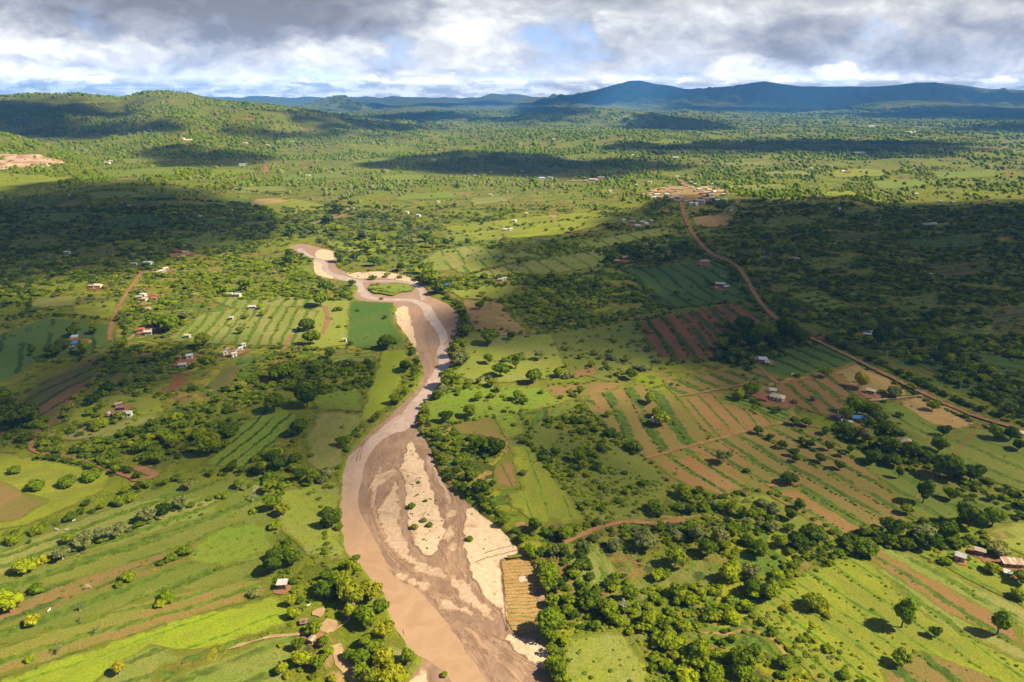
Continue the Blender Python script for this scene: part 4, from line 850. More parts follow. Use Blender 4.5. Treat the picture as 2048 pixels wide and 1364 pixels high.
# ------------------------------------------------------------------ where plants stand
# explicit plants: picture x, y of the foot, half width in picture px, tone, shape
def X(s):
    out = []
    for tok in s.split():
        a = tok.split(','); out.append((float(a[0]), float(a[1]), float(a[2]), a[3], a[4] if len(a) > 4 else 'round'))
    return out
EXPL = X('''613,662,17,D 622,690,18,M 595,710,13,O,loose 642,613,18,M 652,585,18,D 661,718,13,M 550,825,21,D 615,814,25,D 600,870,22,D 564,760,27,M,dome 447,586,10,B 492,582,14,M 526,632,8,B 492,638,8,M 482,668,9,M
407,695,16,B 342,662,22,M 320,655,14,M 171,708,13,B 113,714,15,D 34,852,34,D,dome 205,853,16,B,bush 403,879,15,B 460,877,17,M 420,910,22,M 465,942,12,D 349,897,12,B 318,927,15,M 284,904,18,B,dome 232,948,10,B 185,960,19,B,bush 29,946,13,M,bush
683,892,12,M 239,642,8,D 76,979,16,M,bush 137,972,18,M,bush 30,1087,15,M,bush 79,1066,14,M,bush 142,1041,13,D,bush 54,1141,20,B,dome 88,1124,12,Y,bush 73,1184,14,B,bush 15,1216,26,B,dome 68,1251,13,Y,loose 61,1321,9,B,bush
337,1200,16,B,bush 321,1213,12,B,bush 370,1107,15,M,bush 345,1119,13,M,bush 321,1129,9,D,bush 260,1160,15,M,bush 239,1172,9,M,bush 171,1096,20,O,loose 208,1082,17,O,loose 239,1072,16,O,loose 126,1120,16,O,loose 297,1042,17,O,loose 331,1031,16,D
362,1017,15,O,loose 379,979,13,O,loose 239,1008,16,M,bush 262,1003,12,M,bush 547,1020,17,M 567,1031,15,Y,loose 664,1054,18,D 658,1032,12,M 577,1089,12,M,bush 549,1058,14,B,bush 548,1146,22,D 586,1130,18,D 560,1112,16,M,loose 508,1192,14,O,bush
590,1237,13,B 583,1212,12,B 628,1266,17,B,dome 648,1292,11,M 605,1330,17,B 598,1300,14,M 638,1339,17,M 658,1312,12,B 563,1347,12,B 240,1350,12,Q,tall 704,1207,28,Y 745,1200,24,Y 760,1224,17,M 735,1252,21,B 769,1277,20,Y 730,1292,14,M
722,1327,18,M 700,1317,12,B 818,1324,16,M 782,1372,28,Y 745,1372,20,Y 690,1182,20,M 722,1242,18,M 752,1305,18,M 772,1335,20,Y 722,1356,18,B 700,1235,14,B 690,1165,14,B 735,1180,14,M 655,1160,13,M 640,1180,12,B 888,1347,8,M,bush 713,1122,9,M 710,1147,14,B 690,1140,12,B 822,1012,10,M,bush 837,962,5,M,bush 851,999,5,M,bush 830,1053,9,M,bush 860,1049,8,M,bush 848,1038,8,O,bush
940,1077,9,B,bush 994,909,20,D 960,987,18,D 945,960,15,M 1100,1264,28,B 1107,1112,13,O,loose 1158,1142,16,D 1217,1232,22,M 1250,1224,13,Y,loose 1190,1197,14,D 1131,1078,16,M 1290,1097,28,O,dome 1350,1132,22,M 1803,1256,24,B,tall 1845,1007,18,D,tall
1994,1270,18,B,tall 1937,1054,22,D 1984,1050,18,M 1811,1028,12,M 1575,967,18,D,dome 1580,1040,13,D 1598,1020,12,M 1623,1080,26,D,dome 1561,1094,13,M 1797,957,10,D,tall 1493,945,8,D 1520,1112,17,M 1415,1112,18,M 1391,1082,18,O 1449,1100,13,M
1382,1027,12,D 1503,1187,18,D 1541,1198,20,M 1500,1157,18,O 1455,1162,20,B 1780,1072,22,D 1845,1082,20,O 1893,1074,18,D 1868,1274,11,M 1990,1107,19,O,dome 1892,1127,12,M,bush 2033,1195,14,M,bush 2042,1167,15,M 1800,1332,18,B,loose 1982,1144,14,B,dome
1445,927,18,O,loose 1722,777,15,Q,round 1650,755,12,B 1712,829,20,B 1738,836,20,M 1690,840,15,M 1755,848,18,M 1864,821,12,B 1828,729,8,D,tall 1872,727,14,D 1989,877,12,M 1886,872,11,D 1798,834,8,M,tall 1589,807,7,O,tall 1626,801,8,O,tall 1500,795,16,M
1478,800,12,B 1555,826,9,O,loose 1760,692,18,D 1770,672,16,O 1835,777,12,D 1818,777,8,Y,tall 1763,788,8,M,tall 1790,793,14,O,dome 1774,910,22,D 1820,917,18,D 1876,904,18,M 1896,957,26,D 1940,962,20,D 1743,927,15,D 1700,870,14,M 1730,885,16,O
1514,868,10,D 1541,880,9,D 1562,897,10,D 1586,913,10,D 1589,851,10,D 1651,869,10,D 1657,901,10,D 1681,913,9,D 1678,939,11,D 1620,896,10,D 1603,884,8,D 1610,852,10,M 1590,925,9,D 1700,905,9,M 1640,925,10,D
774,699,19,D 811,744,16,D 793,808,14,M 892,845,16,D 920,735,22,O 933,672,16,M 977,727,12,B 1000,752,18,M 1066,767,18,M 1117,754,12,B 984,774,14,Y,dome 1032,739,20,M,loose 1081,720,14,O,loose 957,802,11,B 1035,800,12,M 940,834,16,M 1162,785,10,B
1140,754,14,O,bush 1262,759,14,D 1300,807,14,B 1312,835,13,M 1320,852,17,B 1217,834,9,B 845,814,8,M 845,850,10,M 960,619,10,M 1001,605,8,B 1353,592,8,D 900,772,22,M 885,792,14,O 1022,680,10,D 980,688,20,B 910,712,16,M 922,700,14,B 875,800,12,M
877,587,16,D 862,568,20,M 848,547,14,M 679,522,13,D 712,522,10,D 704,572,9,D 693,583,8,D 580,517,12,D 583,529,14,D 624,523,7,M 583,472,12,M 625,468,14,D 656,447,12,D 677,427,14,D 704,413,9,D 728,440,9,D 670,466,12,B 726,480,12,O 751,487,15,M
736,505,13,M 786,495,8,O 820,493,12,O 849,484,13,D 892,493,10,D 865,495,12,M 841,525,9,M 857,530,5,B,tall 857,558,16,M 748,532,12,D 802,542,11,D 822,546,9,M 745,557,10,M,bush 775,552,8,B 800,554,7,M,bush 906,482,8,O
1484,664,20,D 1460,690,18,D 1500,700,22,D 1530,680,20,M 1570,680,22,D 1600,690,18,D 1440,700,16,M 1470,720,18,M 1550,700,16,D 1225,525,14,D 1245,508,12,D 1275,520,12,D 1280,500,10,M 1320,510,12,D 1400,515,10,D 1465,565,8,D 1420,575,8,D
150,672,12,D 130,700,14,D 190,668,10,M 1405,430,8,D,tall 1415,430,8,D,tall 1445,425,14,D 1750,925,14,D 1900,1000,14,M 2020,880,14,D 2035,900,12,D 540,985,14,M,loose 560,1000,12,M,loose 480,975,10,M 600,960,14,D 630,965,14,M 520,950,14,D 560,940,16,D 590,930,14,D''')
# dense stands: polygon, chance per 4 m cell, radius, tones
DENSE = [
    ([(1005, 600), (1060, 572), (1200, 545), (1272, 560), (1330, 612), (1290, 628), (1160, 657), (1090, 668), (1050, 650), (1010, 625)], .95, 2.3, 'BMMB'),
    ([(1060, 570), (1200, 543), (1275, 558), (1325, 605), (1230, 612), (1120, 590)], .95, 2.3, 'MMD'),
    ([(960, 590), (1000, 600), (1060, 655), (1030, 660)], .25, 2, 'MB'),
    ([(1480, 418), (2250, 405), (2250, 900), (2048, 840), (1960, 800), (1860, 745), (1760, 700), (1700, 680), (1640, 650), (1560, 640), (1520, 560), (1470, 520), (1420, 475)], .50, 2.7, 'DMBDM'),
    ([(1400, 500), (1480, 540), (1500, 600), (1440, 520)], .6, 2.6, 'DM'),
    ([(-300, 405), (150, 378), (300, 372), (500, 400), (560, 430), (540, 475), (500, 515), (360, 548), (240, 560), (100, 590), (0, 620), (-300, 650)], .36, 2.8, 'DMDB'),
    ([(545, 745), (600, 722), (752, 725), (745, 775), (640, 790), (545, 775)], .78, 2.4, 'DMM'),
    ([(440, 780), (560, 700), (600, 720), (545, 790), (470, 830), (430, 820)], .55, 2.2, 'BM'),
    ([(60, 880), (140, 820), (190, 800), (330, 800), (480, 800), (440, 880), (300, 905), (120, 935)], .30, 2.2, 'MBD'),
    ([(180, 800), (300, 780), (430, 800), (420, 850), (250, 850)], .25, 2.2, 'BM'),
    ([(230, 870), (340, 840), (480, 860), (450, 900), (330, 940), (230, 950), (80, 910), (140, 895)], .70, 2.6, 'DMMB'),
    ([(300, 790), (420, 775), (520, 800), (470, 870), (380, 860)], .55, 2.0, 'MD'),
    ([(250, 690), (420, 690), (440, 740), (380, 740), (230, 800), (170, 780)], .42, 2.2, 'MDB'),
    ([(620, 940), (560, 900), (500, 920), (540, 980), (640, 985)], .6, 2.8, 'DMB'),
    ([(540, 960), (680, 950), (680, 1000), (600, 1000)], .35, 2.6, 'MBO'),
    ([(180, 550), (330, 560), (430, 600), (340, 680), (250, 680), (230, 600)], .45, 2.4, 'BMMO'),
    ([(330, 520), (560, 510), (640, 560), (620, 600), (420, 600), (300, 560)], .42, 2.4, 'BMB'),
    ([(1045, 880), (1150, 800), (1215, 850), (1292, 918), (1240, 960), (1110, 950), (1060, 900)], .55, 2.0, 'MBD'),
    ([(1110, 950), (1240, 960), (1292, 918), (1350, 976), (1300, 1040), (1200, 1045)], .38, 1.9, 'MBO'),
    ([(880, 940), (960, 860), (1000, 900), (985, 1000), (1030, 1060), (1080, 1060), (1180, 1050), (1100, 1110), (1040, 1085), (940, 1000)], .55, 2.6, 'DMM'),
    ([(1180, 1045), (1300, 1030), (1380, 985), (1520, 990), (1620, 1090), (1500, 1110), (1380, 1130), (1250, 1120), (1130, 1090)], .50, 2.2, 'MDMO'),
    ([(1060, 1100), (1140, 1100), (1190, 1190), (1280, 1150), (1300, 1240), (1230, 1260), (1120, 1270), (1100, 1200)], .62, 2.3, 'BMD'),
    ([(1240, 1120), (1500, 1100), (1640, 1130), (1500, 1230), (1600, 1400), (1300, 1400), (1290, 1300), (1230, 1240)], .80, 2.2, 'BBBM'),
    ([(1120, 1270), (1140, 1280), (1140, 1420), (1105, 1420)], .85, 2.6, 'BM'),
    ([(1500, 1240), (1640, 1190), (1760, 1400), (1560, 1400)], .42, 1.9, 'BMY'),
    ([(1590, 1075), (1700, 1075), (1850, 1050), (1990, 1070), (1930, 1100), (1800, 1100), (1700, 1130), (1600, 1150), (1560, 1120)], .72, 2.5, 'DDM'),
    ([(560, 1080), (690, 1100), (700, 1190), (600, 1210), (540, 1150)], .38, 2.3, 'BMD'),
    ([(545, 1290), (600, 1270), (740, 1300), (800, 1400), (560, 1400)], .26, 2.0, 'BYM'),
    ([(905, 745), (1060, 700), (1250, 740), (1130, 790), (900, 800)], .16, 1.9, 'BMO'),
    ([(1100, 690), (1280, 640), (1330, 720), (1240, 765)], .22, 2.2, 'MO'),
    ([(860, 820), (1060, 780), (1060, 860), (900, 850)], .22, 2.2, 'BM'),
    ([(870, 855), (910, 850), (960, 900), (890, 920)], .35, 2.2, 'MB'),
    ([(560, 420), (760, 400), (900, 480), (700, 520), (600, 480)], .22, 3.0, 'MOD'),
    ([(1650, 850), (1760, 830), (1830, 900), (1960, 960), (1850, 960), (1700, 900)], .45, 2.4, 'DM'),
    ([(1880, 940), (2048, 990), (2200, 1040), (2200, 1100), (2048, 1030), (1920, 1000)], .4, 2.4, 'DM'),
    ([(1440, 650), (1600, 660), (1640, 690), (1500, 740), (1430, 720)], .6, 2.8, 'DDM'),
    ([(1190, 500), (1340, 470), (1400, 500), (1300, 540), (1210, 535)], .45, 2.8, 'DM'),
    ([(860, 560), (1000, 550), (1120, 545), (1100, 565), (960, 580), (880, 590)], .45, 2.4, 'DMB'),
    ([(970, 520), (1100, 490), (1200, 480), (1190, 500), (1060, 520)], .55, 2.2, 'BM'),
    ([(0, 780), (100, 850), (60, 900), (0, 890)], .4, 2.6, 'DM'),
    ([(1490, 770), (1530, 790), (1560, 820), (1500, 830), (1450, 800)], .30, 1.8, 'BM'),
    ([(1870, 1100), (2000, 1130), (2048, 1170), (1960, 1150), (1860, 1125)], .35, 1.6, 'BM'),
]
DENSE = [(G(p), pr, r_, t_) for p, pr, r_, t_ in DENSE]
# hedges and tree lines: points, spacing m, radius m, tones, sideways scatter m
LINES = [
    ([(1650, 690), (1702, 722), (1775, 760), (1850, 800), (1940, 842), (2048, 880), (2200, 940)], 2.6, 1.7, 'DM', .8), ([(1655, 680), (1712, 708), (1780, 738), (1855, 775), (1945, 815), (2048, 850), (2200, 905)], 2.0, 2.2, 'D', 1.2),
    ([(1380, 450), (1425, 500), (1480, 525), (1505, 560), (1530, 600), (1580, 645)], 4, 2.2, 'DM', 1), ([(1350, 450), (1405, 510), (1460, 535), (1490, 575), (1520, 625), (1570, 665)], 5, 2.2, 'DM', 1),
    ([(835, 552), (865, 572), (890, 592), (912, 608), (928, 630), (924, 660), (915, 690), (912, 720), (915, 745), (895, 775), (870, 800)], 4.5, 3.0, 'MDM', 2), ([(850, 830), (850, 860), (872, 885), (885, 930), (905, 962), (945, 995), (985, 1025), (1020, 1055), (1045, 1085)], 3.4, 2.2, 'MD', 1.6),
    ([(1060, 1100), (1085, 1130), (1100, 1170), (1108, 1215), (1100, 1260), (1110, 1300), (1118, 1364), (1130, 1420)], 2.6, 2.5, 'BM', 1.6), ([(700, 720), (760, 690), (820, 690)], 9, 2, 'M', 1), ([(824, 700), (835, 730), (815, 780), (790, 810)], 4, 2.2, 'MD', 1.5),
    ([(700, 880), (690, 900), (720, 862), (760, 830)], 5, 2.0, 'MB', 1.5), ([(690, 1000), (672, 1030), (680, 1060)], 5, 1.6, 'M', 1.5), ([(0, 560), (60, 610), (20, 640)], 5, 2.4, 'D', 2),
    ([(60, 885), (100, 850), (155, 795), (205, 748), (230, 700)], 3, 1.9, 'MB', 1.8), ([(70, 912), (150, 928), (235, 950), (300, 965), (240, 1000), (160, 1030), (100, 1060)], 3.4, 2.0, 'MD', 1.4), ([(62, 895), (120, 912), (200, 930), (280, 940)], 3, 1.9, 'MB', 1.2),
    ([(0, 1235), (60, 1225), (150, 1190), (260, 1150)], 14, 1.1, 'M', 1), ([(120, 1118), (200, 1088), (300, 1045), (400, 1010), (500, 975)], 3.6, 1.8, 'OM', 1.2), ([(250, 985), (350, 965), (450, 950), (540, 945)], 3.2, 2.0, 'MD', 1.6),
    ([(620, 940), (690, 945), (686, 930)], 2.6, 1.6, 'DM', 1), ([(640, 1000), (650, 1080), (648, 1140), (660, 1170)], 2.6, 1.2, 'DM', .7), ([(300, 1060), (400, 1030), (500, 1010)], 3.5, .9, 'M', .8), ([(290, 1190), (380, 1155), (480, 1130)], 6, .8, 'M', 1),
    ([(905, 850), (960, 836), (1030, 826), (1060, 860), (1042, 880)], 3, 1.5, 'DM', 1), ([(1062, 890), (1112, 955), (1178, 1045), (1090, 1058)], 3, 1.5, 'M', 1), ([(1150, 795), (1205, 850), (1292, 918), (1352, 976), (1440, 994)], 3.6, 1.3, 'DM', .8),
    ([(1290, 916), (1432, 880), (1556, 850)], 5, .9, 'M', .6), ([(1100, 770), (1270, 764), (1440, 780), (1530, 770)], 5, 1.3, 'M', 1), ([(1330, 730), (1440, 722), (1500, 742)], 3, 1.8, 'D', 1.4), ([(1240, 536), (1292, 582), (1340, 622), (1274, 642)], 4, 1.7, 'D', 1.2), ([(1340, 618), (1460, 606), (1530, 600)], 3.4, 1.8, 'D', 1),
    ([(1682, 1082), (1790, 1056), (1900, 1045), (2048, 1035)], 2.6, 1.9, 'DM', 1.4), ([(1450, 995), (1540, 988), (1682, 1084), (1600, 1090)], 4, 1.4, 'DM', 1), ([(1500, 1225), (1580, 1300), (1640, 1350)], 3, 1.4, 'M', 1), ([(1500, 1190), (1620, 1130), (1730, 1100), (1800, 1090)], 3.4, 1.8, 'MB', 1.6),
    ([(1400, 1000), (1480, 1100), (1500, 1180)], 6, 1.6, 'B', 2), ([(930, 552), (1060, 522), (1150, 510), (1330, 472)], 6, 1.8, 'DM', 1.2), ([(930, 640), (1045, 668), (1160, 660), (1260, 640)], 6, 1.8, 'MB', 1.5), ([(560, 530), (640, 560), (690, 590), (790, 605)], 5, 2.4, 'DM', 2), ([(560, 590), (640, 600), (700, 600)], 4, 2.2, 'DM', 1.5),
    ([(330, 700), (500, 695), (640, 700), (700, 690)], 4, 1.7, 'DM', 1.2), ([(330, 600), (450, 590), (560, 575)], 6, 2.0, 'M', 1.5), ([(20, 640), (100, 632), (230, 645), (250, 690), (200, 725)], 5, 2.0, 'D', 1.5), ([(0, 700), (60, 690), (80, 722), (200, 722)], 5, 1.8, 'D', 1.2),
    ([(440, 800), (490, 740), (560, 690)], 4, 1.7, 'MB', 1.4), ([(520, 790), (560, 720), (600, 680)], 4, 1.6, 'MB', 1), ([(1060, 1115), (1130, 1105), (1130, 1180), (1190, 1190), (1250, 1150)], 2.8, 1.9, 'BMD', 1.2), ([(1165, 1110), (1180, 1160)], 2.6, 2.2, 'D', .8), ([(1740, 925), (1800, 900), (1840, 910), (1960, 960), (2048, 1000)], 3.5, 2.2, 'DM', 1.6),
    ([(0, 405), (150, 380), (300, 370), (450, 378), (560, 390)], 8, 3.2, 'D', 3), ([(270, 400), (400, 402), (500, 412), (540, 430)], 6, 3.4, 'D', 3), ([(540, 450), (700, 395), (740, 380), (820, 385)], 8, 3.4, 'D', 5), ([(900, 470), (1060, 450), (1260, 430)], 8, 2.6, 'MD', 3), ([(1490, 405), (1700, 400), (2048, 410)], 8, 3, 'D', 3),
]
# low bushes along the ridges of the terraced fields
RIDGEROWS = []
def rows(poly, dirp, sp, step, r_, tone, keep=.8, seed=1):
    Pg = G(poly); q = G(dirp); a_ = math.atan2(q[1, 1] - q[0, 1], q[1, 0] - q[0, 0]); c, s = math.cos(a_), math.sin(a_)
    U_ = Pg @ np.array([c, s]); W_ = Pg @ np.array([-s, c]); rr = np.random.default_rng(seed); out = []
    for wv in np.arange(W_.min(), W_.max(), sp):
        for u in np.arange(U_.min(), U_.max(), step):
            if rr.random() > keep: continue
            uu, ww = u + rr.normal(0, step * .25), wv + rr.normal(0, .35) + 1.2 * math.sin(u / 23 + wv)
            out.append((uu * c - ww * s, uu * s + ww * c))
    out = np.array(out); k = inside(out[:, 0], out[:, 1], Pg)
    for p in out[k]: RIDGEROWS.append((p[0], p[1], r_ * rr.uniform(.6, 1.3), tone[rr.integers(len(tone))], 'bush'))
rows([(1274, 642), (1370, 626), (1462, 607), (1580, 662), (1482, 690), (1440, 716), (1332, 724), (1292, 690)], [(1375, 620), (1440, 690)], 13, 3.2, 1.35, 'DM', .8)
rows([(1290, 918), (1432, 880), (1556, 850), (1640, 862), (1760, 960), (1830, 1040), (1682, 1082), (1536, 985), (1452, 992)], D1, 11.5, 1.7, .72, 'MMD', .85)
rows([(1500, 870), (1600, 850), (1700, 880), (1760, 960), (1700, 960), (1580, 930)], D1, 11.5, 5.5, 1.5, 'D', .6, 5)
rows([(1160, 797), (1280, 768), (1352, 798), (1428, 882), (1290, 916), (1205, 850)], [(1375, 800), (1428, 868)], 15, 2.0, .85, 'MD', .85)
rows([(1322, 762), (1500, 735), (1572, 757), (1440, 781)], [(1470, 745), (1530, 770)], 12, 2.8, .8, 'BM', .7)
rows([(1536, 772), (1705, 735), (1742, 790), (1650, 832), (1592, 812)], [(1590, 765), (1650, 815)], 11, 2.6, .8, 'MB', .75)
rows([(330, 682), (400, 630), (560, 612), (640, 622), (600, 690), (500, 692)], [(396, 691), (441, 637)], 9, 3.6, .9, 'BM', .55)
rows([(1640, 1130), (1735, 1105), (2048, 1220), (2200, 1300), (2200, 1440), (1700, 1440), (1500, 1225)], DL, 10.5, 1.5, .55, 'MMB', .85)
rows([(-200, 1130), (180, 1020), (330, 975), (500, 955), (545, 1060), (560, 1110), (330, 1190), (-200, 1370)], DB, 10, 2.6, .55, 'MB', .45)
rows([(545, 745), (600, 722), (752, 725), (745, 775), (640, 790)], [(550, 740), (740, 735)], 6, 4.4, 1.9, 'DM', .8)
rows([(700, 800), (740, 700), (300, 680)], [(550, 740), (740, 735)], 60, 9, 1.2, 'M', .3)
rows([(1130, 1285), (1230, 1262), (1300, 1330), (1320, 1400), (1130, 1400)], [(1150, 1300), (1300, 1400)], 6, 6, .75, 'OM', .6)

PL = []      # x, y, half width, tone, shape
for px, py, rp, t, s in EXPL:
    q = unproj([(px, py)])[0]; dd = math.dist(q, (0, 0, CH)); PL.append([q[0], q[1], rp / FPX * dd * .97, t, s, 1])
def road_clear(x, y, extra=1.0):
    ok = np.ones(x.shape, bool)
    for g, wd in ROADS:
        x0, y0 = g.min(0) - 12; x1, y1 = g.max(0) + 12; k = (x > x0) & (x < x1) & (y > y0) & (y < y1) & ok
        if k.any(): ok[k] = seg_dist(x[k], y[k], g, False) > wd / 2 + extra
    for c, r_ in YARDS: ok &= np.hypot(x - c[0], y - c[1]) > r_ * .9 + extra * .5
    return ok
gr_ = np.random.default_rng(5)
# candidates on a jittered 4 m lattice
cx, cy = np.meshgrid(np.arange(-1000, 1000, 3.4), np.arange(105, 1130, 3.4)); cx = cx.ravel() + gr_.uniform(-1.7, 1.7, cx.size); cy = cy.ravel() + gr_.uniform(-1.7, 1.7, cy.size)
k = np.abs(cx) < cy * .86 + 40; cx, cy = cx[k], cy[k]
CN = _waves(24, 14, 90); CN2 = _waves(16, 90, 400)
cl = _sum(CN, cx, cy, .4); cl2 = _sum(CN2, cx, cy, .5)
far_ = sstep(300, 800, cy)
prob = np.clip(.07 + .06 * far_ + (.13 + .10 * far_) * cl + .08 * cl2, .010, .75); rad_ = 1.25 + .8 * far_ + .35 * np.abs(cl); tn = np.full(cx.shape, 0)
TS_ = ['MBMD', 'BMO', 'MDO']
fieldmask = np.zeros(cx.shape, bool)
for o_, Pg, a_ in FIELDS: fieldmask |= inside(cx, cy, Pg)
prob[fieldmask] = .012 + .016 * far_[fieldmask]
tset = np.array(['MBDMO'] * len(cx), dtype='<U6')
for Pg, pr, r_, t_ in DENSE:
    k = inside(cx, cy, Pg); fm = fieldmask & k
    prob[k] = np.clip(pr * (1 + .6 * cl[k]), 0, .97); rad_[k] = r_; tset[k] = t_
for Pg in CLEARED: prob[inside(cx, cy, Pg)] = .03
bb = (cx > RB[0]) & (cx < RB[1]) & (cy > RB[2]) & (cy < RB[3]); s1 = np.full(cx.shape, -99.0); s1[bb] = sdf(cx[bb], cy[bb], RIV)
keep = (gr_.random(len(cx)) < prob) & (s1 < -1.5) & road_clear(cx, cy)
for x, y, r_, t_ in zip(cx[keep], cy[keep], rad_[keep], tset[keep]):
    q = r_ * .74 * math.exp(gr_.normal(0, .38)); 
    if gr_.random() < .035: q *= 1.6
    PL.append([x, y, min(q, 5.0), t_[gr_.integers(len(t_))], 'bush' if q < 1.9 else ['round', 'dome', 'loose', 'bush', 'dome', 'bush'][gr_.integers(6)], 0])
# low tufts and seedlings between everything
for y0_, y1_, st_, p0_, ra, rb_ in ((105, 360, 2.0, .20, .22, .62), (360, 1100, 5.0, .20, .5, 1.2)):
    tx, ty = np.meshgrid(np.arange(-y1_ * .9, y1_ * .9, st_), np.arange(y0_, y1_, st_)); tx = tx.ravel() + gr_.uniform(-1, 1, tx.size) * st_ * .5; ty = ty.ravel() + gr_.uniform(-1, 1, ty.size) * st_ * .5
    k = np.abs(tx) < ty * .86 + 20; tx, ty = tx[k], ty[k]; q1 = _sum(CN, tx, ty, .4); fm = np.zeros(tx.shape, bool)
    for o_, Pg, a_ in FIELDS: fm |= inside(tx, ty, Pg)
    dn_ = np.zeros(tx.shape, bool)
    for Pg, pr, r_, t_ in DENSE:
        if pr > .3: dn_ |= inside(tx, ty, Pg)
    k = (gr_.random(len(tx)) < np.clip(p0_ * (1 + .8 * q1) * np.where(dn_, 2.4, 1), .02, .85) * np.where(fm & ~dn_, .22, 1)); tx, ty, dn_ = tx[k], ty[k], dn_[k]
    k = (sdf(tx, ty, RIV) < -.8) & road_clear(tx, ty, .3)
    for x, y, q in zip(tx[k], ty[k], dn_[k]): PL.append([x, y, gr_.uniform(ra, rb_) * (1.7 if q else 1), 'BMYMBO'[gr_.integers(6)], 'bush', 0])
for pts, st, r_, t_, sc2 in LINES:
    C_ = densify(G(pts), st, 0, closed=False); C_ = C_ + gr_.normal(0, sc2 * .6, C_.shape)
    ok = road_clear(C_[:, 0], C_[:, 1], .2) & (sdf(C_[:, 0], C_[:, 1], RIV) < -.3)
    for x, y in C_[ok]:
        if gr_.random() < .12: continue
        q = r_ * gr_.uniform(.65, 1.35); PL.append([x, y, q, t_[gr_.integers(len(t_))], 'bush' if q < 1.7 else ['round', 'dome', 'bush', 'loose'][gr_.integers(4)], 0])
rr_ = np.array([[a[0], a[1]] for a in RIDGEROWS]); ok = road_clear(rr_[:, 0], rr_[:, 1], .5)
PL += [[*a, 0] for a, o_ in zip(RIDGEROWS, ok) if o_]
# low growth on the island and tufts on the sand bars
for i in range(60):
    x = gr_.uniform(ISLE[:, 0].min(), ISLE[:, 0].max()); y = gr_.uniform(ISLE[:, 1].min(), ISLE[:, 1].max())
    if sdf(np.array([x]), np.array([y]), ISLE)[0] > 1.5: PL.append([x, y, gr_.uniform(.5, 1.6) * (1.5 if x < ISLE[:, 0].mean() else .8), 'YBBM'[gr_.integers(4)], 'bush', 0])
for S_, n_ in ((SANDS[4], 60), (SANDS[5], 14), (SANDS[3], 26), (SANDS[2], 6)):
    Pg = G(S_); c0 = 0
    while c0 < n_:
        x = gr_.uniform(Pg[:, 0].min(), Pg[:, 0].max()); y = gr_.uniform(Pg[:, 1].min(), Pg[:, 1].max())
        if inside(np.array([x]), np.array([y]), Pg)[0]: c0 += 1; PL.append([x, y, gr_.uniform(.15, .6) * (2.2 if S_ is SANDS[3] else 1), 'YBMO'[gr_.integers(4)], 'bush', 0])
PX_ = np.array([p[0] for p in PL]); PY_ = np.array([p[1] for p in PL]); PR_ = np.array([p[2] for p in PL]); PZ_ = base(PX_, PY_)
inr = sdf(PX_, PY_, RIV); isl = sdf(PX_, PY_, ISLE); PZ_ = PZ_ - np.where((inr > 1) & (isl < -1), BED, 0)
PD_ = np.sqrt(PX_ ** 2 + PY_ ** 2 + (CH - PZ_) ** 2)
isbush = np.array([p[4] == 'bush' for p in PL]); expl = np.array([p[5] for p in PL]) == 1
# who is in the frame
cP, sP = math.cos(PITCH), math.sin(PITCH); dep = PY_ * cP - (PZ_ + PR_ - CH) * sP; upv = PY_ * sP + (PZ_ + PR_ - CH) * cP
SXp = 1024 + FPX * PX_ / dep; SYp = 682 - FPX * upv / dep
inframe = (SXp > 2) & (SXp < 2046) & (SYp > 0) & (SYp < 1362)
score = PR_ / PD_ * np.where(expl, 1.6, 1.0) * inframe
TREES = np.argsort(-np.where(isbush, 0, score))[:290]; SHRUBS = np.argsort(-np.where(isbush, score, 0))[:290]
indiv = np.zeros(len(PL), bool); indiv[TREES] = True; indiv[SHRUBS] = True
print('plants', len(PL), 'near', int((PD_ < 450).sum()))

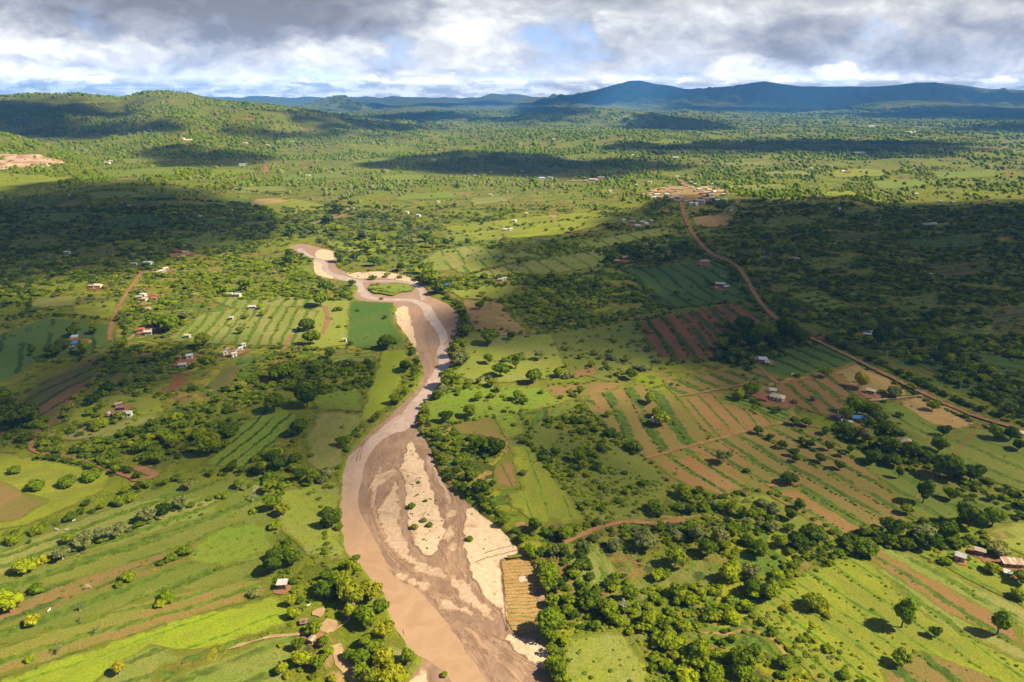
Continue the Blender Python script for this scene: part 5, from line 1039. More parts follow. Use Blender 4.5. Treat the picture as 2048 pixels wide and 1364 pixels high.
LANDM = [(1555, 797, 'the cream-roofed farmhouse'), (1741, 785, 'the small cream hut in the sunlit field'), (1712, 838, 'the blue-roofed homestead'), (1810, 890, 'the tan hip-roofed house'), (1311, 842, 'the lone white shed'), (1525, 720, 'the pale flat-roofed house'), (1504, 678, 'the red-roofed house'),
         (1440, 573, 'the white farmstead by the dirt road'), (1252, 520, 'the grey farmstead above the terraces'), (1918, 1115, 'the small white metal hut'), (2020, 1125, 'the long rusty-roofed house'), (566, 1170, 'the hut on posts'), (250, 828, 'the long white house'), (154, 688, 'the blue-roofed farmstead'),
         (375, 722, 'the twin pale houses'), (468, 706, 'the pale hamlet on the left plain'), (465, 590, 'the white-roofed pair left of the river'), (655, 1285, 'the sandy yard on the left bank'), (782, 1350, 'the bottom of the left river bank'), (770, 570, 'the green river island'), (835, 980, 'the long central sand bar'),
         (1045, 1180, 'the staked garden on the sand'), (975, 1120, 'the lower sand bar'), (790, 760, 'the lime green plot left of the river'), (650, 760, 'the dark orchard left of the river'), (460, 660, 'the striped terraces left of the river'), (430, 765, 'the red-brown fallow strip'), (50, 960, 'the bright meadow at the left edge'),
         (300, 952, 'the bend of the red track'), (170, 1060, 'the scrub line on the left slope'), (440, 1220, 'the lime strip at the bottom left'), (330, 1150, 'the striped slope at the bottom left'), (80, 1320, 'the brown strip in the bottom left corner'), (240, 1350, 'the yellow tree'), (60, 850, 'the big dark thicket at the left edge'),
         (1360, 665, 'the red orchard'), (1150, 610, 'the dense thicket right of the river'), (1000, 640, 'the tan clearing right of the river'), (1060, 720, 'the meadow right of the river'), (960, 850, 'the brown plot right of the river'), (1000, 940, 'the narrow brown plot'), (1100, 1000, 'the lime plot right of the river'), (1230, 900, 'the scrub beside the terraces'),
         (1200, 1060, 'the winding footpath'), (1170, 1130, 'the small plots by the river bend'), (1200, 1320, 'the pale meadow at the bottom edge'), (1430, 1230, 'the bright thicket at the bottom'), (1400, 1080, 'the thicket below the terraces'), (1400, 840, 'the tan terraces'), (1600, 970, 'the long brown terraces'), (1660, 1110, 'the dark hedge below the terraces'),
         (1880, 830, 'the sunlit fallow plot'), (1722, 775, 'the yellow tree by the tan field'), (1850, 1150, 'the orange strips on the right slope'), (1900, 1300, 'the lime slope at the bottom right'), (1700, 1280, 'the lower right grass slope'), (1940, 960, 'the tree belt below the tan house'), (1900, 1060, 'the hedge above the right slope'), (1550, 620, 'the bend of the dirt road'),
         (1800, 760, 'the hedge along the dirt road'), (1700, 560, 'the dark woodland on the right'), (700, 470, 'the upstream bend'), (640, 520, 'the pale sand at the top of the river'), (880, 640, 'the wide bend of the river'), (860, 780, 'the river narrows'), (600, 980, 'the thicket above the left bank'), (430, 900, 'the green plot on the left'), (1060, 530, 'the upper terraces')]
LG = G([(a, b) for a, b, _ in LANDM])
ORD = ['nearest', 'second nearest', 'third nearest', 'fourth nearest', 'fifth nearest', 'sixth nearest', 'seventh nearest', 'eighth nearest', 'ninth nearest', 'tenth nearest'] + ['%dth nearest' % i for i in range(11, 60)]
def label_plants(ids, noun):
    from collections import defaultdict
    grp = defaultdict(list); out = {}
    for i in ids:
        dd = np.hypot(SXp[i] - np.array([a for a, _, _ in LANDM]), (SYp[i] - np.array([b for _, b, _ in LANDM])) * 1.3); k = int(dd.argmin())
        ax, ay = SXp[i] - LANDM[k][0], SYp[i] - LANDM[k][1]
        side = ('right of' if ax > 0 else 'left of') if abs(ax) > abs(ay) * 1.2 else ('in front of' if ay > 0 else 'behind')
        grp[(k, side, PL[i][3])].append((dd[k], i))
    for (k, side, t), L in grp.items():
        for n_, (_, i) in enumerate(sorted(L)):
            o_ = '' if len(L) == 1 else ', ' + ORD[n_] + ' to it'
            if len(L) == 1: out[i] = '%s %s %s %s' % (TONEWORD[t], noun, side, LANDM[k][2])
            else: out[i] = '%s %s %s %s%s' % (TONEWORD[t], noun, side, LANDM[k][2], o_)
            if len(out[i].split()) > 16: out[i] = out[i].replace('%s ' % noun, noun + ' ').replace(' to it', '').replace(' of the ', ' the ').replace(' at the ', ' at ')
    return out
LAB = label_plants(TREES, 'tree'); LAB.update(label_plants(SHRUBS, 'shrub'))
pr_ = np.random.default_rng(21)
HF = {}
for i in list(TREES) + list(SHRUBS):
    x, y, r_, t, s, ex_ = PL[i]; bush = s == 'bush'; lod = 0 if PD_[i] < 620 else 1; kk = int(pr_.integers(2))
    root = bpy.data.objects.new('shrub' if bush else 'broadleaf_tree', None); root.empty_display_size = .5; COL.objects.link(root)
    root.location = (x, y, float(PZ_[i])); root.rotation_euler = (0, 0, pr_.uniform(0, 6.28)); root.scale = (r_, r_ * pr_.uniform(.88, 1.1), r_ * pr_.uniform(.9, 1.18))
    cr_ = bpy.data.objects.new('crown', crown_mesh(lod, s, kk, t)); COL.objects.link(cr_); cr_.parent = root
    tr_ = bpy.data.objects.new('stem' if bush else 'trunk', trunk_mesh(s, t in 'QY' or (t == 'O' and s == 'loose'))); COL.objects.link(tr_); tr_.parent = root
    tag(root, LAB[i], 'shrub' if bush else 'tree', 'shrubs scattered over the farmland' if bush else 'trees scattered over the valley')
# everything smaller: one scrub object that stands a template on each point
tmpl = bpy.data.collections.new('scrub templates'); torder = []
for lod in (0, 1):
    for s in ('round', 'dome', 'loose', 'bush'):
        for t in 'DMBYO':
            nm = 'scrub_%02d' % len(torder); V1, F1 = (NEAR if lod == 0 else MID)[s][0]
            if lod == 0: V1, F1 = crown_geo(900 + len(torder), s, 300, .15, 1, 8)
            me_ = mesh_from('scrub_leaves', V1, F1, LEAF[t], link=False)
            ob = bpy.data.objects.new(nm, me_); tmpl.objects.link(ob); torder.append((lod, s, t))
TI = {k: i for i, k in enumerate(torder)}
rest = np.where(~indiv)[0]
ti = np.array([TI[(0 if PD_[i] < 430 else 1, PL[i][4] if PL[i][4] in ('round', 'dome', 'loose', 'bush') else 'round', PL[i][3] if PL[i][3] in 'DMBYO' else 'Y')] for i in rest], np.int32)
me_ = bpy.data.meshes.new('scrub'); me_.vertices.add(len(rest)); me_.vertices.foreach_set('co', np.column_stack([PX_[rest], PY_[rest], PZ_[rest]]).astype(np.float32).ravel())
for nm, ty, dat in (('pick', 'INT', ti), ('turn', 'FLOAT', pr_.uniform(0, 6.28, len(rest)).astype(np.float32)), ('size', 'FLOAT', PR_[rest].astype(np.float32)), ('tallness', 'FLOAT', pr_.uniform(.62, 1.05, len(rest)).astype(np.float32))):
    a = me_.attributes.new(nm, ty, 'POINT'); a.data.foreach_set('value', dat)
scr = bpy.data.objects.new('undergrowth', me_); COL.objects.link(scr); tag(scr, kind='stuff')
ng = bpy.data.node_groups.new('scrub', 'GeometryNodeTree'); ng.interface.new_socket('Geometry', in_out='INPUT', socket_type='NodeSocketGeometry'); ng.interface.new_socket('Geometry', in_out='OUTPUT', socket_type='NodeSocketGeometry')
gi = ng.nodes.new('NodeGroupInput'); go = ng.nodes.new('NodeGroupOutput'); ci = ng.nodes.new('GeometryNodeCollectionInfo'); ci.inputs['Collection'].default_value = tmpl; ci.inputs['Separate Children'].default_value = True; ci.inputs['Reset Children'].default_value = True
mp_ = ng.nodes.new('GeometryNodeMeshToPoints'); ip = ng.nodes.new('GeometryNodeInstanceOnPoints'); ip.inputs['Pick Instance'].default_value = True
def na_(nm, ty):
    n_ = ng.nodes.new('GeometryNodeInputNamedAttribute'); n_.data_type = ty; n_.inputs['Name'].default_value = nm; return n_.outputs[0]
cr1 = ng.nodes.new('ShaderNodeCombineXYZ'); cr2 = ng.nodes.new('ShaderNodeCombineXYZ'); mm_ = ng.nodes.new('ShaderNodeMath'); mm_.operation = 'MULTIPLY'
L_ = ng.links.new; sz_ = na_('size', 'FLOAT'); L_(na_('turn', 'FLOAT'), cr1.inputs[2]); L_(sz_, cr2.inputs[0]); L_(sz_, cr2.inputs[1]); L_(sz_, mm_.inputs[0]); L_(na_('tallness', 'FLOAT'), mm_.inputs[1]); L_(mm_.outputs[0], cr2.inputs[2])
L_(gi.outputs[0], mp_.inputs[0]); L_(mp_.outputs[0], ip.inputs['Points']); L_(ci.outputs[0], ip.inputs['Instance']); L_(na_('pick', 'INT'), ip.inputs['Instance Index']); L_(cr1.outputs[0], ip.inputs['Rotation']); L_(cr2.outputs[0], ip.inputs['Scale']); L_(ip.outputs[0], go.inputs[0])
md = scr.modifiers.new('scrub', 'NODES'); md.node_group = ng

# ------------------------------------------------------------------ the bush country further off, as one mass per tone
fr_ = np.random.default_rng(31)
iv, if1 = ICO[1]
FN = _waves(20, 60, 700); FN2 = _waves(16, 400, 2500)
VH = G([(1352, 380), (1318, 386), (1408, 378), (1412, 388), (1351, 396), (1186, 361), (1202, 357), (1354, 355), (1424, 370), (1390, 370), (1275, 454), (1460, 377), (1377, 282), (1695, 346), (1083, 358), (1351, 317), (377, 282), (215, 327), (1718, 307), (485, 331)])
def far_scrub(r0, r1, sp, tone_w):
    pts = []
    r = r0
    while r < r1:
        s = sp * r; n_ = int(2 * .80 * r / s); a = np.radians(fr_.uniform(-40, 40, n_)); q = r + fr_.uniform(-.6, .6, n_) * s
        pts.append(np.column_stack([q * np.sin(a), q * np.cos(a), np.full(n_, s)])); r += s
    return np.vstack(pts)
FP = far_scrub(1080, 9500, .0041, None); k = FP[:, 1] > 1110; FP = FP[k]
c1 = _sum(FN, FP[:, 0], FP[:, 1], .4); c2 = _sum(FN2, FP[:, 0], FP[:, 1], .5)
k = fr_.random(len(FP)) < np.clip(.27 + .32 * c1 + .20 * c2, .02, .95)
for o_, Pg, a_ in FIELDS:
    if Pg[:, 1].max() > 1100: k &= ~(inside(FP[:, 0], FP[:, 1], Pg) & (fr_.random(len(FP)) < .93))
k &= road_clear(FP[:, 0], FP[:, 1], 2) & ~(inside(FP[:, 0], FP[:, 1], VILLAGE) & (fr_.random(len(FP)) < .93))
for hx, hy in VH: k &= ~((np.abs(FP[:, 0] - hx) < 11) & (FP[:, 1] < hy + 6) & (FP[:, 1] > hy - 22))
FP = FP[k]; c1 = c1[k]; c2 = c2[k]
FR = np.minimum(np.maximum(1.8, FP[:, 2] * .35), 16) * np.exp(fr_.normal(0, .42, len(FP))); FH = np.minimum(FR * .95, 3.2 + FR * .22) * fr_.uniform(.7, 1.4, len(FP)); FZ = base(FP[:, 0], FP[:, 1])
tsel = np.clip((fr_.normal(0, .8, len(FP)) - .5 * c2 + 1.2), 0, 2.99).astype(int)
Bv, Bf = iv[iv[:, 2] > -.6], None
keepv = iv[:, 2] > -.6; mapv = -np.ones(len(iv), int); mapv[keepv] = np.arange(keepv.sum()); Bf = mapv[if1]; Bf = Bf[(Bf >= 0).all(1)]; nb = len(Bv)
print('far scrub', len(FP), 'faces', len(FP) * len(Bf))
for ts, t in enumerate('MBO'):
    kk = np.where(tsel == ts)[0]; n_ = len(kk)
    jit = fr_.uniform(.72, 1.28, (n_, nb, 1)); S_ = np.stack([FR[kk], FR[kk] * fr_.uniform(.8, 1.2, n_), FH[kk]], 1)[:, None, :]
    V1 = Bv[None] * jit * S_ + np.stack([FP[kk, 0], FP[kk, 1], FZ[kk] + FH[kk] * .45], 1)[:, None, :]
    F1 = (Bf[None] + (np.arange(n_) * nb)[:, None, None]).reshape(-1, 3)
    o_ = mesh_from('bushland', V1.reshape(-1, 3), F1, LEAF[t]); tag(o_, kind='stuff')
# ------------------------------------------------------------------ homesteads
def mat_roof(name, c, rust=0.0, metal=True):
    m_, w = mat_new(name); tc = w.n('ShaderNodeTexCoord').outputs['Object']; x, y, z = w.sep(tc)
    rib_ = w.m('SINE', w.m('MULTIPLY', x, 2 * math.pi / .45)); n = w.noise(tc, .8, 5, .6)
    col = w.mix(w.ramp(n, .35, .7, 0, .5), c, tuple(v * .72 for v in c))
    if rust: col = w.mix(w.m('MULTIPLY', w.ramp(w.noise(w.v('MULTIPLY', tc, (1.2, .25, .25)), 1.0, 4), .42, .52), rust), col, (.30, .12, .06))
    col = w.mix(w.ramp(rib_, .3, 1, 0, .18), col, w.v('SCALE', col, sc_=.6))
    bs = finish(w, col, .45 if metal else .9, rib_ if metal else n, .3, .04, .4); return m_
def mat_wall(name, c):
    m_, w = mat_new(name); p = w.n('ShaderNodeNewGeometry').outputs['Position']; n = w.noise(p, .9, 5, .65)
    finish(w, w.mix(w.ramp(n, .35, .7, 0, .6), c, tuple(v * .7 for v in c)), .95); return m_
RM = {'white': mat_roof('white sheet roof', (.56, .55, .53), .25), 'cream': mat_roof('cream roof', (.58, .50, .36), metal=False), 'metal': mat_roof('blue-grey metal roof', (.46, .52, .60)), 'rust': mat_roof('rusty sheet roof', (.58, .50, .42), .8),
      'red': mat_roof('red roof', (.42, .10, .07)), 'pink': mat_roof('pink-red roof', (.58, .18, .17)), 'tan': mat_roof('weathered tan roof', (.42, .33, .25), .25), 'blue': mat_roof('blue roof', (.05, .22, .55)), 'brown': mat_roof('brown roof', (.26, .15, .10)), 'grey': mat_roof('grey roof', (.36, .35, .35)), 'thatch': mat_roof('thatch', (.34, .27, .17), metal=False), 'lilac': mat_roof('pale lilac roof', (.62, .56, .64))}
WM_ = {'mud': mat_wall('mud brick wall', (.36, .19, .11)), 'cream': mat_wall('cream wall', (.62, .54, .40)), 'white': mat_wall('whitewashed wall', (.68, .66, .62)), 'brown': mat_wall('brown wall', (.22, .13, .08)), 'pink': mat_wall('pink wall', (.52, .33, .26)), 'tin': mat_wall('tin wall', (.42, .44, .46)), 'orange': mat_wall('orange mud wall', (.50, .27, .12))}
DARK = mat_wall('dark opening', (.03, .025, .02)); WOOD = mat_wall('weathered timber', (.20, .14, .09)); DOORM = mat_wall('painted door', (.10, .16, .22))
def box(V_, F_, x0, x1, y0, y1, z0, z1):
    n = len(V_); V_ += [(x0, y0, z0), (x1, y0, z0), (x1, y1, z0), (x0, y1, z0), (x0, y0, z1), (x1, y0, z1), (x1, y1, z1), (x0, y1, z1)]
    F_ += [tuple(n + i for i in f) for f in ((0, 3, 2, 1), (4, 5, 6, 7), (0, 1, 5, 4), (1, 2, 6, 5), (2, 3, 7, 6), (3, 0, 4, 7))]
def bx(name, dims, m_, par, bev=0):
    V_, F_ = [], []
    for d_ in (dims if isinstance(dims, list) else [dims]): box(V_, F_, *d_)
    return mesh_from(name, V_, F_, m_, parent=par)
def roof_mesh(kind, L, W, h, rise, ov=.45, th=.12):
    """roof with an overhang and real thickness; ridge along x"""
    a, b = L / 2 + ov, W / 2 + ov
    if kind == 'gable': top = [(-a, -b, h), (a, -b, h), (a, b, h), (-a, b, h), (-a, 0, h + rise), (a, 0, h + rise)]; f = [(0, 1, 5, 4), (2, 3, 4, 5), (1, 2, 5), (3, 0, 4)]
    elif kind == 'hip': r_ = max(a - b, .05); top = [(-a, -b, h), (a, -b, h), (a, b, h), (-a, b, h), (-r_, 0, h + rise), (r_, 0, h + rise)]; f = [(0, 1, 5, 4), (2, 3, 4, 5), (1, 2, 5), (3, 0, 4)]
    elif kind == 'cone':
        n = 14; top = [(b * math.cos(2 * math.pi * i / n), b * math.sin(2 * math.pi * i / n), h) for i in range(n)] + [(0, 0, h + rise)]; f = [(i, (i + 1) % n, n) for i in range(n)]
    else: top = [(-a, -b, h), (a, -b, h), (a, b, h + rise), (-a, b, h + rise)]; f = [(0, 1, 2, 3)]
    n = len(top); V_ = top + [(x, y, z - th) for x, y, z in top]; F_ = list(f)
    if kind in ('gable', 'hip'): F_ += [(n, n + 4, n + 5, n + 1), (n + 2, n + 5, n + 4, n + 3)] + ([(n + 1, n + 5, n + 2), (n + 3, n + 4, n)] if kind == 'hip' else [])
    if kind == 'gable': F_ = [(0, 1, 5, 4), (2, 3, 4, 5), (n, n + 4, n + 5, n + 1), (n + 2, n + 5, n + 4, n + 3), (1, 5, n + 5, n + 1), (5, 2, n + 2, n + 5), (4, 0, n, n + 4), (3, 4, n + 4, n + 3), (0, n, n + 1, 1), (2, n + 2, n + 3, 3)]
    elif kind == 'hip': F_ += [(0, n, n + 1, 1), (1, n + 1, n + 2, 2), (2, n + 2, n + 3, 3), (3, n + 3, n, 0)]
    elif kind == 'cone': k = n - 1; F_ += [(n + (i + 1) % k, n + i, n + k) for i in range(k)] + [(i, n + i, n + (i + 1) % k, (i + 1) % k) for i in range(k)]
    else: F_ += [(7, 6, 5, 4), (0, 4, 5, 1), (1, 5, 6, 2), (2, 6, 7, 3), (3, 7, 4, 0)]
    return V_, F_
def house(px, py, L, W, roofk, rm, wm, yaw, label, h=2.6, rise=None, name='farmhouse', cat='house', group=None, detail=True, posts=False, at=None):
    q = unproj([(px, py)])[0] if at is None else at
    root = bpy.data.objects.new(name, None); COL.objects.link(root); root.location = (q[0], q[1], float(base(np.array([q[0]]), np.array([q[1]]))[0]) + .05); root.rotation_euler = (0, 0, R(yaw))
    tag(root, label, cat, group)
    rise = rise if rise is not None else (W * .26 if roofk in ('gable', 'hip') else (W * .5 if roofk == 'cone' else .5))
    a, b = L / 2, W / 2
    if posts:
        bx('wall', [(-a * .8, a * .8, -b * .8, b * .8, .6, h - .4)], WM_[wm], root)
        for sx in (-1, 1):
            for sy in (-1, 1): bx('post', (sx * a - .08, sx * a + .08, sy * b - .08, sy * b + .08, -.3, h - .15), WOOD, root)
    elif roofk == 'cone':
        n = 14; V_ = [(b * math.cos(2 * math.pi * i / n) * .92, b * math.sin(2 * math.pi * i / n) * .92, z) for z in (-.4, h) for i in range(n)]
        mesh_from('wall', V_, [(i, (i + 1) % n, n + (i + 1) % n, n + i) for i in range(n)], WM_[wm], parent=root)
    else:
        V_ = [(-a, -b, -.6), (a, -b, -.6), (a, b, -.6), (-a, b, -.6), (-a, -b, h - .1), (a, -b, h - .1), (a, b, h - .1 + (rise * .93 if roofk == 'shed' else 0)), (-a, b, h - .1 + (rise * .93 if roofk == 'shed' else 0))]
        F_ = [(0, 1, 5, 4), (2, 3, 7, 6)]
        if roofk == 'gable': V_ += [(-a, 0, h + rise * .93 - .12), (a, 0, h + rise * .93 - .12)]; F_ += [(1, 2, 6, 9, 5), (3, 0, 4, 8, 7)]
        else: F_ += [(1, 2, 6, 5), (3, 0, 4, 7)]
        mesh_from('wall', V_, F_, WM_[wm], parent=root)
    mesh_from('roof', *roof_mesh(roofk, L, W, h, rise), RM[rm], parent=root)
    if detail and not posts:
        e_ = .035 if roofk != 'cone' else .25
        bx('door', (-.45, .45, -b - .05, -b + e_, -.05, 2.0), DOORM, root)
        for sx in ([-1, 1] if L > 4 else []):
            x_ = sx * L * .30; wf_ = bx('window', (x_ - .55, x_ + .55, -b - .05, -b + .03, .95, 1.95), WOOD, root)
            bx('pane', [(x_ - .48, x_ - .03, -b - .07, -b - .02, 1.02, 1.88), (x_ + .03, x_ + .48, -b - .07, -b - .02, 1.02, 1.88)], DARK, wf_)
        if L > 7: x_ = 0; wf_ = bx('window', (a - .03, a + .05, -.5, .5, .95, 1.95), WOOD, root); bx('pane', (a + .02, a + .07, -.42, .42, 1.02, 1.88), DARK, wf_)
    return root
H_ = house
# right bank, near
H_(1554, 800, 7.6, 5.2, 'hip', 'cream', 'cream', -38, 'cream hip-roofed farmhouse, largest in the sunlit yard', 2.7); H_(1545, 786, 3.6, 2.6, 'shed', 'white', 'white', -20, 'small white outbuilding just behind the cream farmhouse', 2.2, name='outbuilding', cat='outbuilding')
H_(1527, 803, 3.6, 2.6, 'gable', 'red', 'mud', -30, 'little red-roofed mud shed left of the cream farmhouse', 2.0, name='shed', cat='shed')
H_(1741, 787, 4.6, 3.2, 'gable', 'cream', 'cream', -35, 'small cream gabled hut beside the sunlit tan field', 2.4, name='hut', cat='hut')
H_(1683, 836, 3.8, 3.6, 'shed', 'cream', 'cream', -25, 'pale cream box-shaped hut left of the blue roof', 2.7, name='hut', cat='hut')
H_(1716, 842, 6.4, 4.0, 'gable', 'blue', 'pink', -12, 'house with bright blue roof among the trees', 2.5); H_(1727, 846, 3.6, 3.0, 'shed', 'tan', 'pink', -12, 'tan-roofed lean-to at the right end of the blue-roofed house', 2.1, name='lean_to', cat='shed')
H_(1692, 850, 5.0, 3.0, 'gable', 'lilac', 'white', -20, 'pale lilac-roofed hut in front of the blue-roofed house', 2.3, name='hut', cat='hut'); H_(1698, 858, 2.6, 2.4, 'gable', 'white', 'white', 30, 'tiny white shed, frontmost of the blue-roofed homestead', 2.0, name='shed', cat='shed')
H_(1732, 822, 5.0, 2.6, 'gable', 'grey', 'tin', -15, 'grey-roofed hut half hidden by trees behind the blue roof', 2.3, name='hut', cat='hut')
H_(1809, 894, 7.0, 6.0, 'hip', 'tan', 'pink', -30, 'tan hip-roofed house under dark trees on the right', 2.8, 2.4); H_(1799, 907, 3.0, 2.4, 'gable', 'white', 'white', -30, 'small white shed in front of the tan hip-roofed house', 2.0, name='shed', cat='shed'); H_(1787, 892, 2.4, 2.2, 'shed', 'tan', 'mud', 10, 'small tan store left of the tan hip-roofed house', 2.0, name='store_shed', cat='shed')
H_(1311, 845, 3.6, 2.8, 'shed', 'white', 'white', -15, 'lone white shed among bushes above the brown terraces', 2.1, name='shed', cat='shed')
H_(1525, 724, 5.0, 3.6, 'shed', 'metal', 'tin', -8, 'pale blue flat-roofed hut on red earth', 2.6, name='hut', cat='hut'); H_(1534, 729, 2.6, 2.2, 'shed', 'grey', 'mud', -8, 'little grey shed right of the pale blue flat-roofed hut', 1.9, name='shed', cat='shed')
H_(1505, 682, 9.0, 4.6, 'gable', 'pink', 'mud', -5, 'pinkish red roofed house in the dark grove', 2.7); H_(1508, 690, 3.2, 2.4, 'shed', 'grey', 'mud', -5, 'grey shed in front of the pinkish red roofed house', 2.0, name='shed', cat='shed')
H_(1440, 572, 8.5, 4.6, 'gable', 'white', 'mud', -8, 'white-roofed farmhouse near the dirt road, largest of three', 2.6); H_(1451, 577, 5.0, 3.4, 'gable', 'metal', 'mud', 20, 'blue-grey roofed hut right of the white-roofed farmhouse', 2.3, name='hut', cat='hut'); H_(1430, 580, 5.0, 3.4, 'gable', 'brown', 'mud', 60, 'brown-roofed hut left of the white-roofed farmhouse', 2.4, name='hut', cat='hut')
H_(1409, 527, 10, 6, 'hip', 'tan', 'pink', 0, 'tan-roofed pink house beside the dirt road', 3.0); H_(1399, 533, 5, 3.4, 'gable', 'red', 'mud', -40, 'small red-roofed hut left of the tan-roofed pink house', 2.3, name='hut', cat='hut')
H_(1254, 519, 9, 5, 'gable', 'tan', 'pink', -10, 'tan-roofed house in the shaded farmstead above the terraces', 2.8); H_(1234, 525, 4.6, 3.2, 'gable', 'white', 'mud', -10, 'white-roofed hut in the shaded farmstead above the terraces', 2.3, name='hut', cat='hut')
H_(1919, 1121, 3.0, 2.7, 'gable', 'white', 'orange', -38, 'small white metal hut with orange base, lower right', 2.6, 1.0, name='hut', cat='hut'); H_(1957, 1109, 3.2, 2.2, 'gable', 'tan', 'brown', -30, 'narrow weathered hut in tree shade behind the white metal hut', 2.4, name='hut', cat='hut')
H_(2023, 1133, 7.2, 2.6, 'shed', 'rust', 'mud', -8, 'long low house with rust-striped white roof at the right edge', 2.2, .7); H_(2015, 1150, 2.6, 2.0, 'gable', 'white', 'orange', -25, 'small white shed in front of the long rust-striped roof', 1.6, name='shed', cat='shed')
# left bank
H_(566, 1177, 3.0, 2.2, 'shed', 'white', 'brown', 5, 'brown hut on posts with white roof beside the left slope', 2.8, .3, posts=True, name='stilt_hut', cat='hut')
H_(625, 1286, 1.7, 1.2, 'gable', 'tan', 'mud', 70, 'tiny mud hut in the sandy yard by the river', 2.0, name='hut', cat='hut'); H_(608, 1248, 1.6, 1.2, 'shed', 'brown', 'brown', 10, 'low brown pen shelter beside the pale footpath', 1.1, name='pen_shelter', cat='shelter')
H_(254, 833, 5.6, 3.6, 'gable', 'white', 'white', 12, 'white gabled house in the bright meadow', 2.6); H_(236, 832, 4.6, 3.2, 'gable', 'brown', 'mud', 12, 'brown-roofed hut left of the white gabled house', 2.3, name='hut', cat='hut'); H_(245, 820, 3.4, 2.6, 'shed', 'brown', 'brown', 12, 'dark shed tucked behind the white gabled house', 2.2, name='shed', cat='shed')
H_(238, 813, 3.2, 2.6, 'gable', 'tan', 'pink', 30, 'small pinkish hut behind the white gabled house', 2.2, name='hut', cat='hut')
H_(153, 692, 7.6, 4.4, 'gable', 'blue', 'white', 10, 'blue-roofed white house in the shaded left farmstead', 2.7); H_(143, 684, 5.0, 3.4, 'gable', 'brown', 'mud', 60, 'brown-roofed hut behind the blue-roofed white house', 2.4, name='hut', cat='hut'); H_(172, 686, 7.0, 3.4, 'gable', 'red', 'mud', -10, 'long red-brown roofed hut right of the blue-roofed white house', 2.3, name='hut', cat='hut'); H_(150, 678, 4.0, 3.0, 'shed', 'metal', 'mud', 10, 'grey metal shed at the back of the left shaded farmstead', 2.2, name='shed', cat='shed')
H_(380, 717, 3.8, 3.4, 'gable', 'metal', 'cream', 20, 'cream hut with blue-grey roof, upper of the twin houses', 2.7, name='hut', cat='hut'); H_(366, 735, 4.4, 3.2, 'gable', 'white', 'cream', 20, 'cream hut with white roof, lower of the twin houses', 2.6, name='hut', cat='hut'); H_(358, 718, 2.6, 2.2, 'shed', 'brown', 'mud', 0, 'small brown store left of the twin houses', 2.0, name='store_shed', cat='shed')
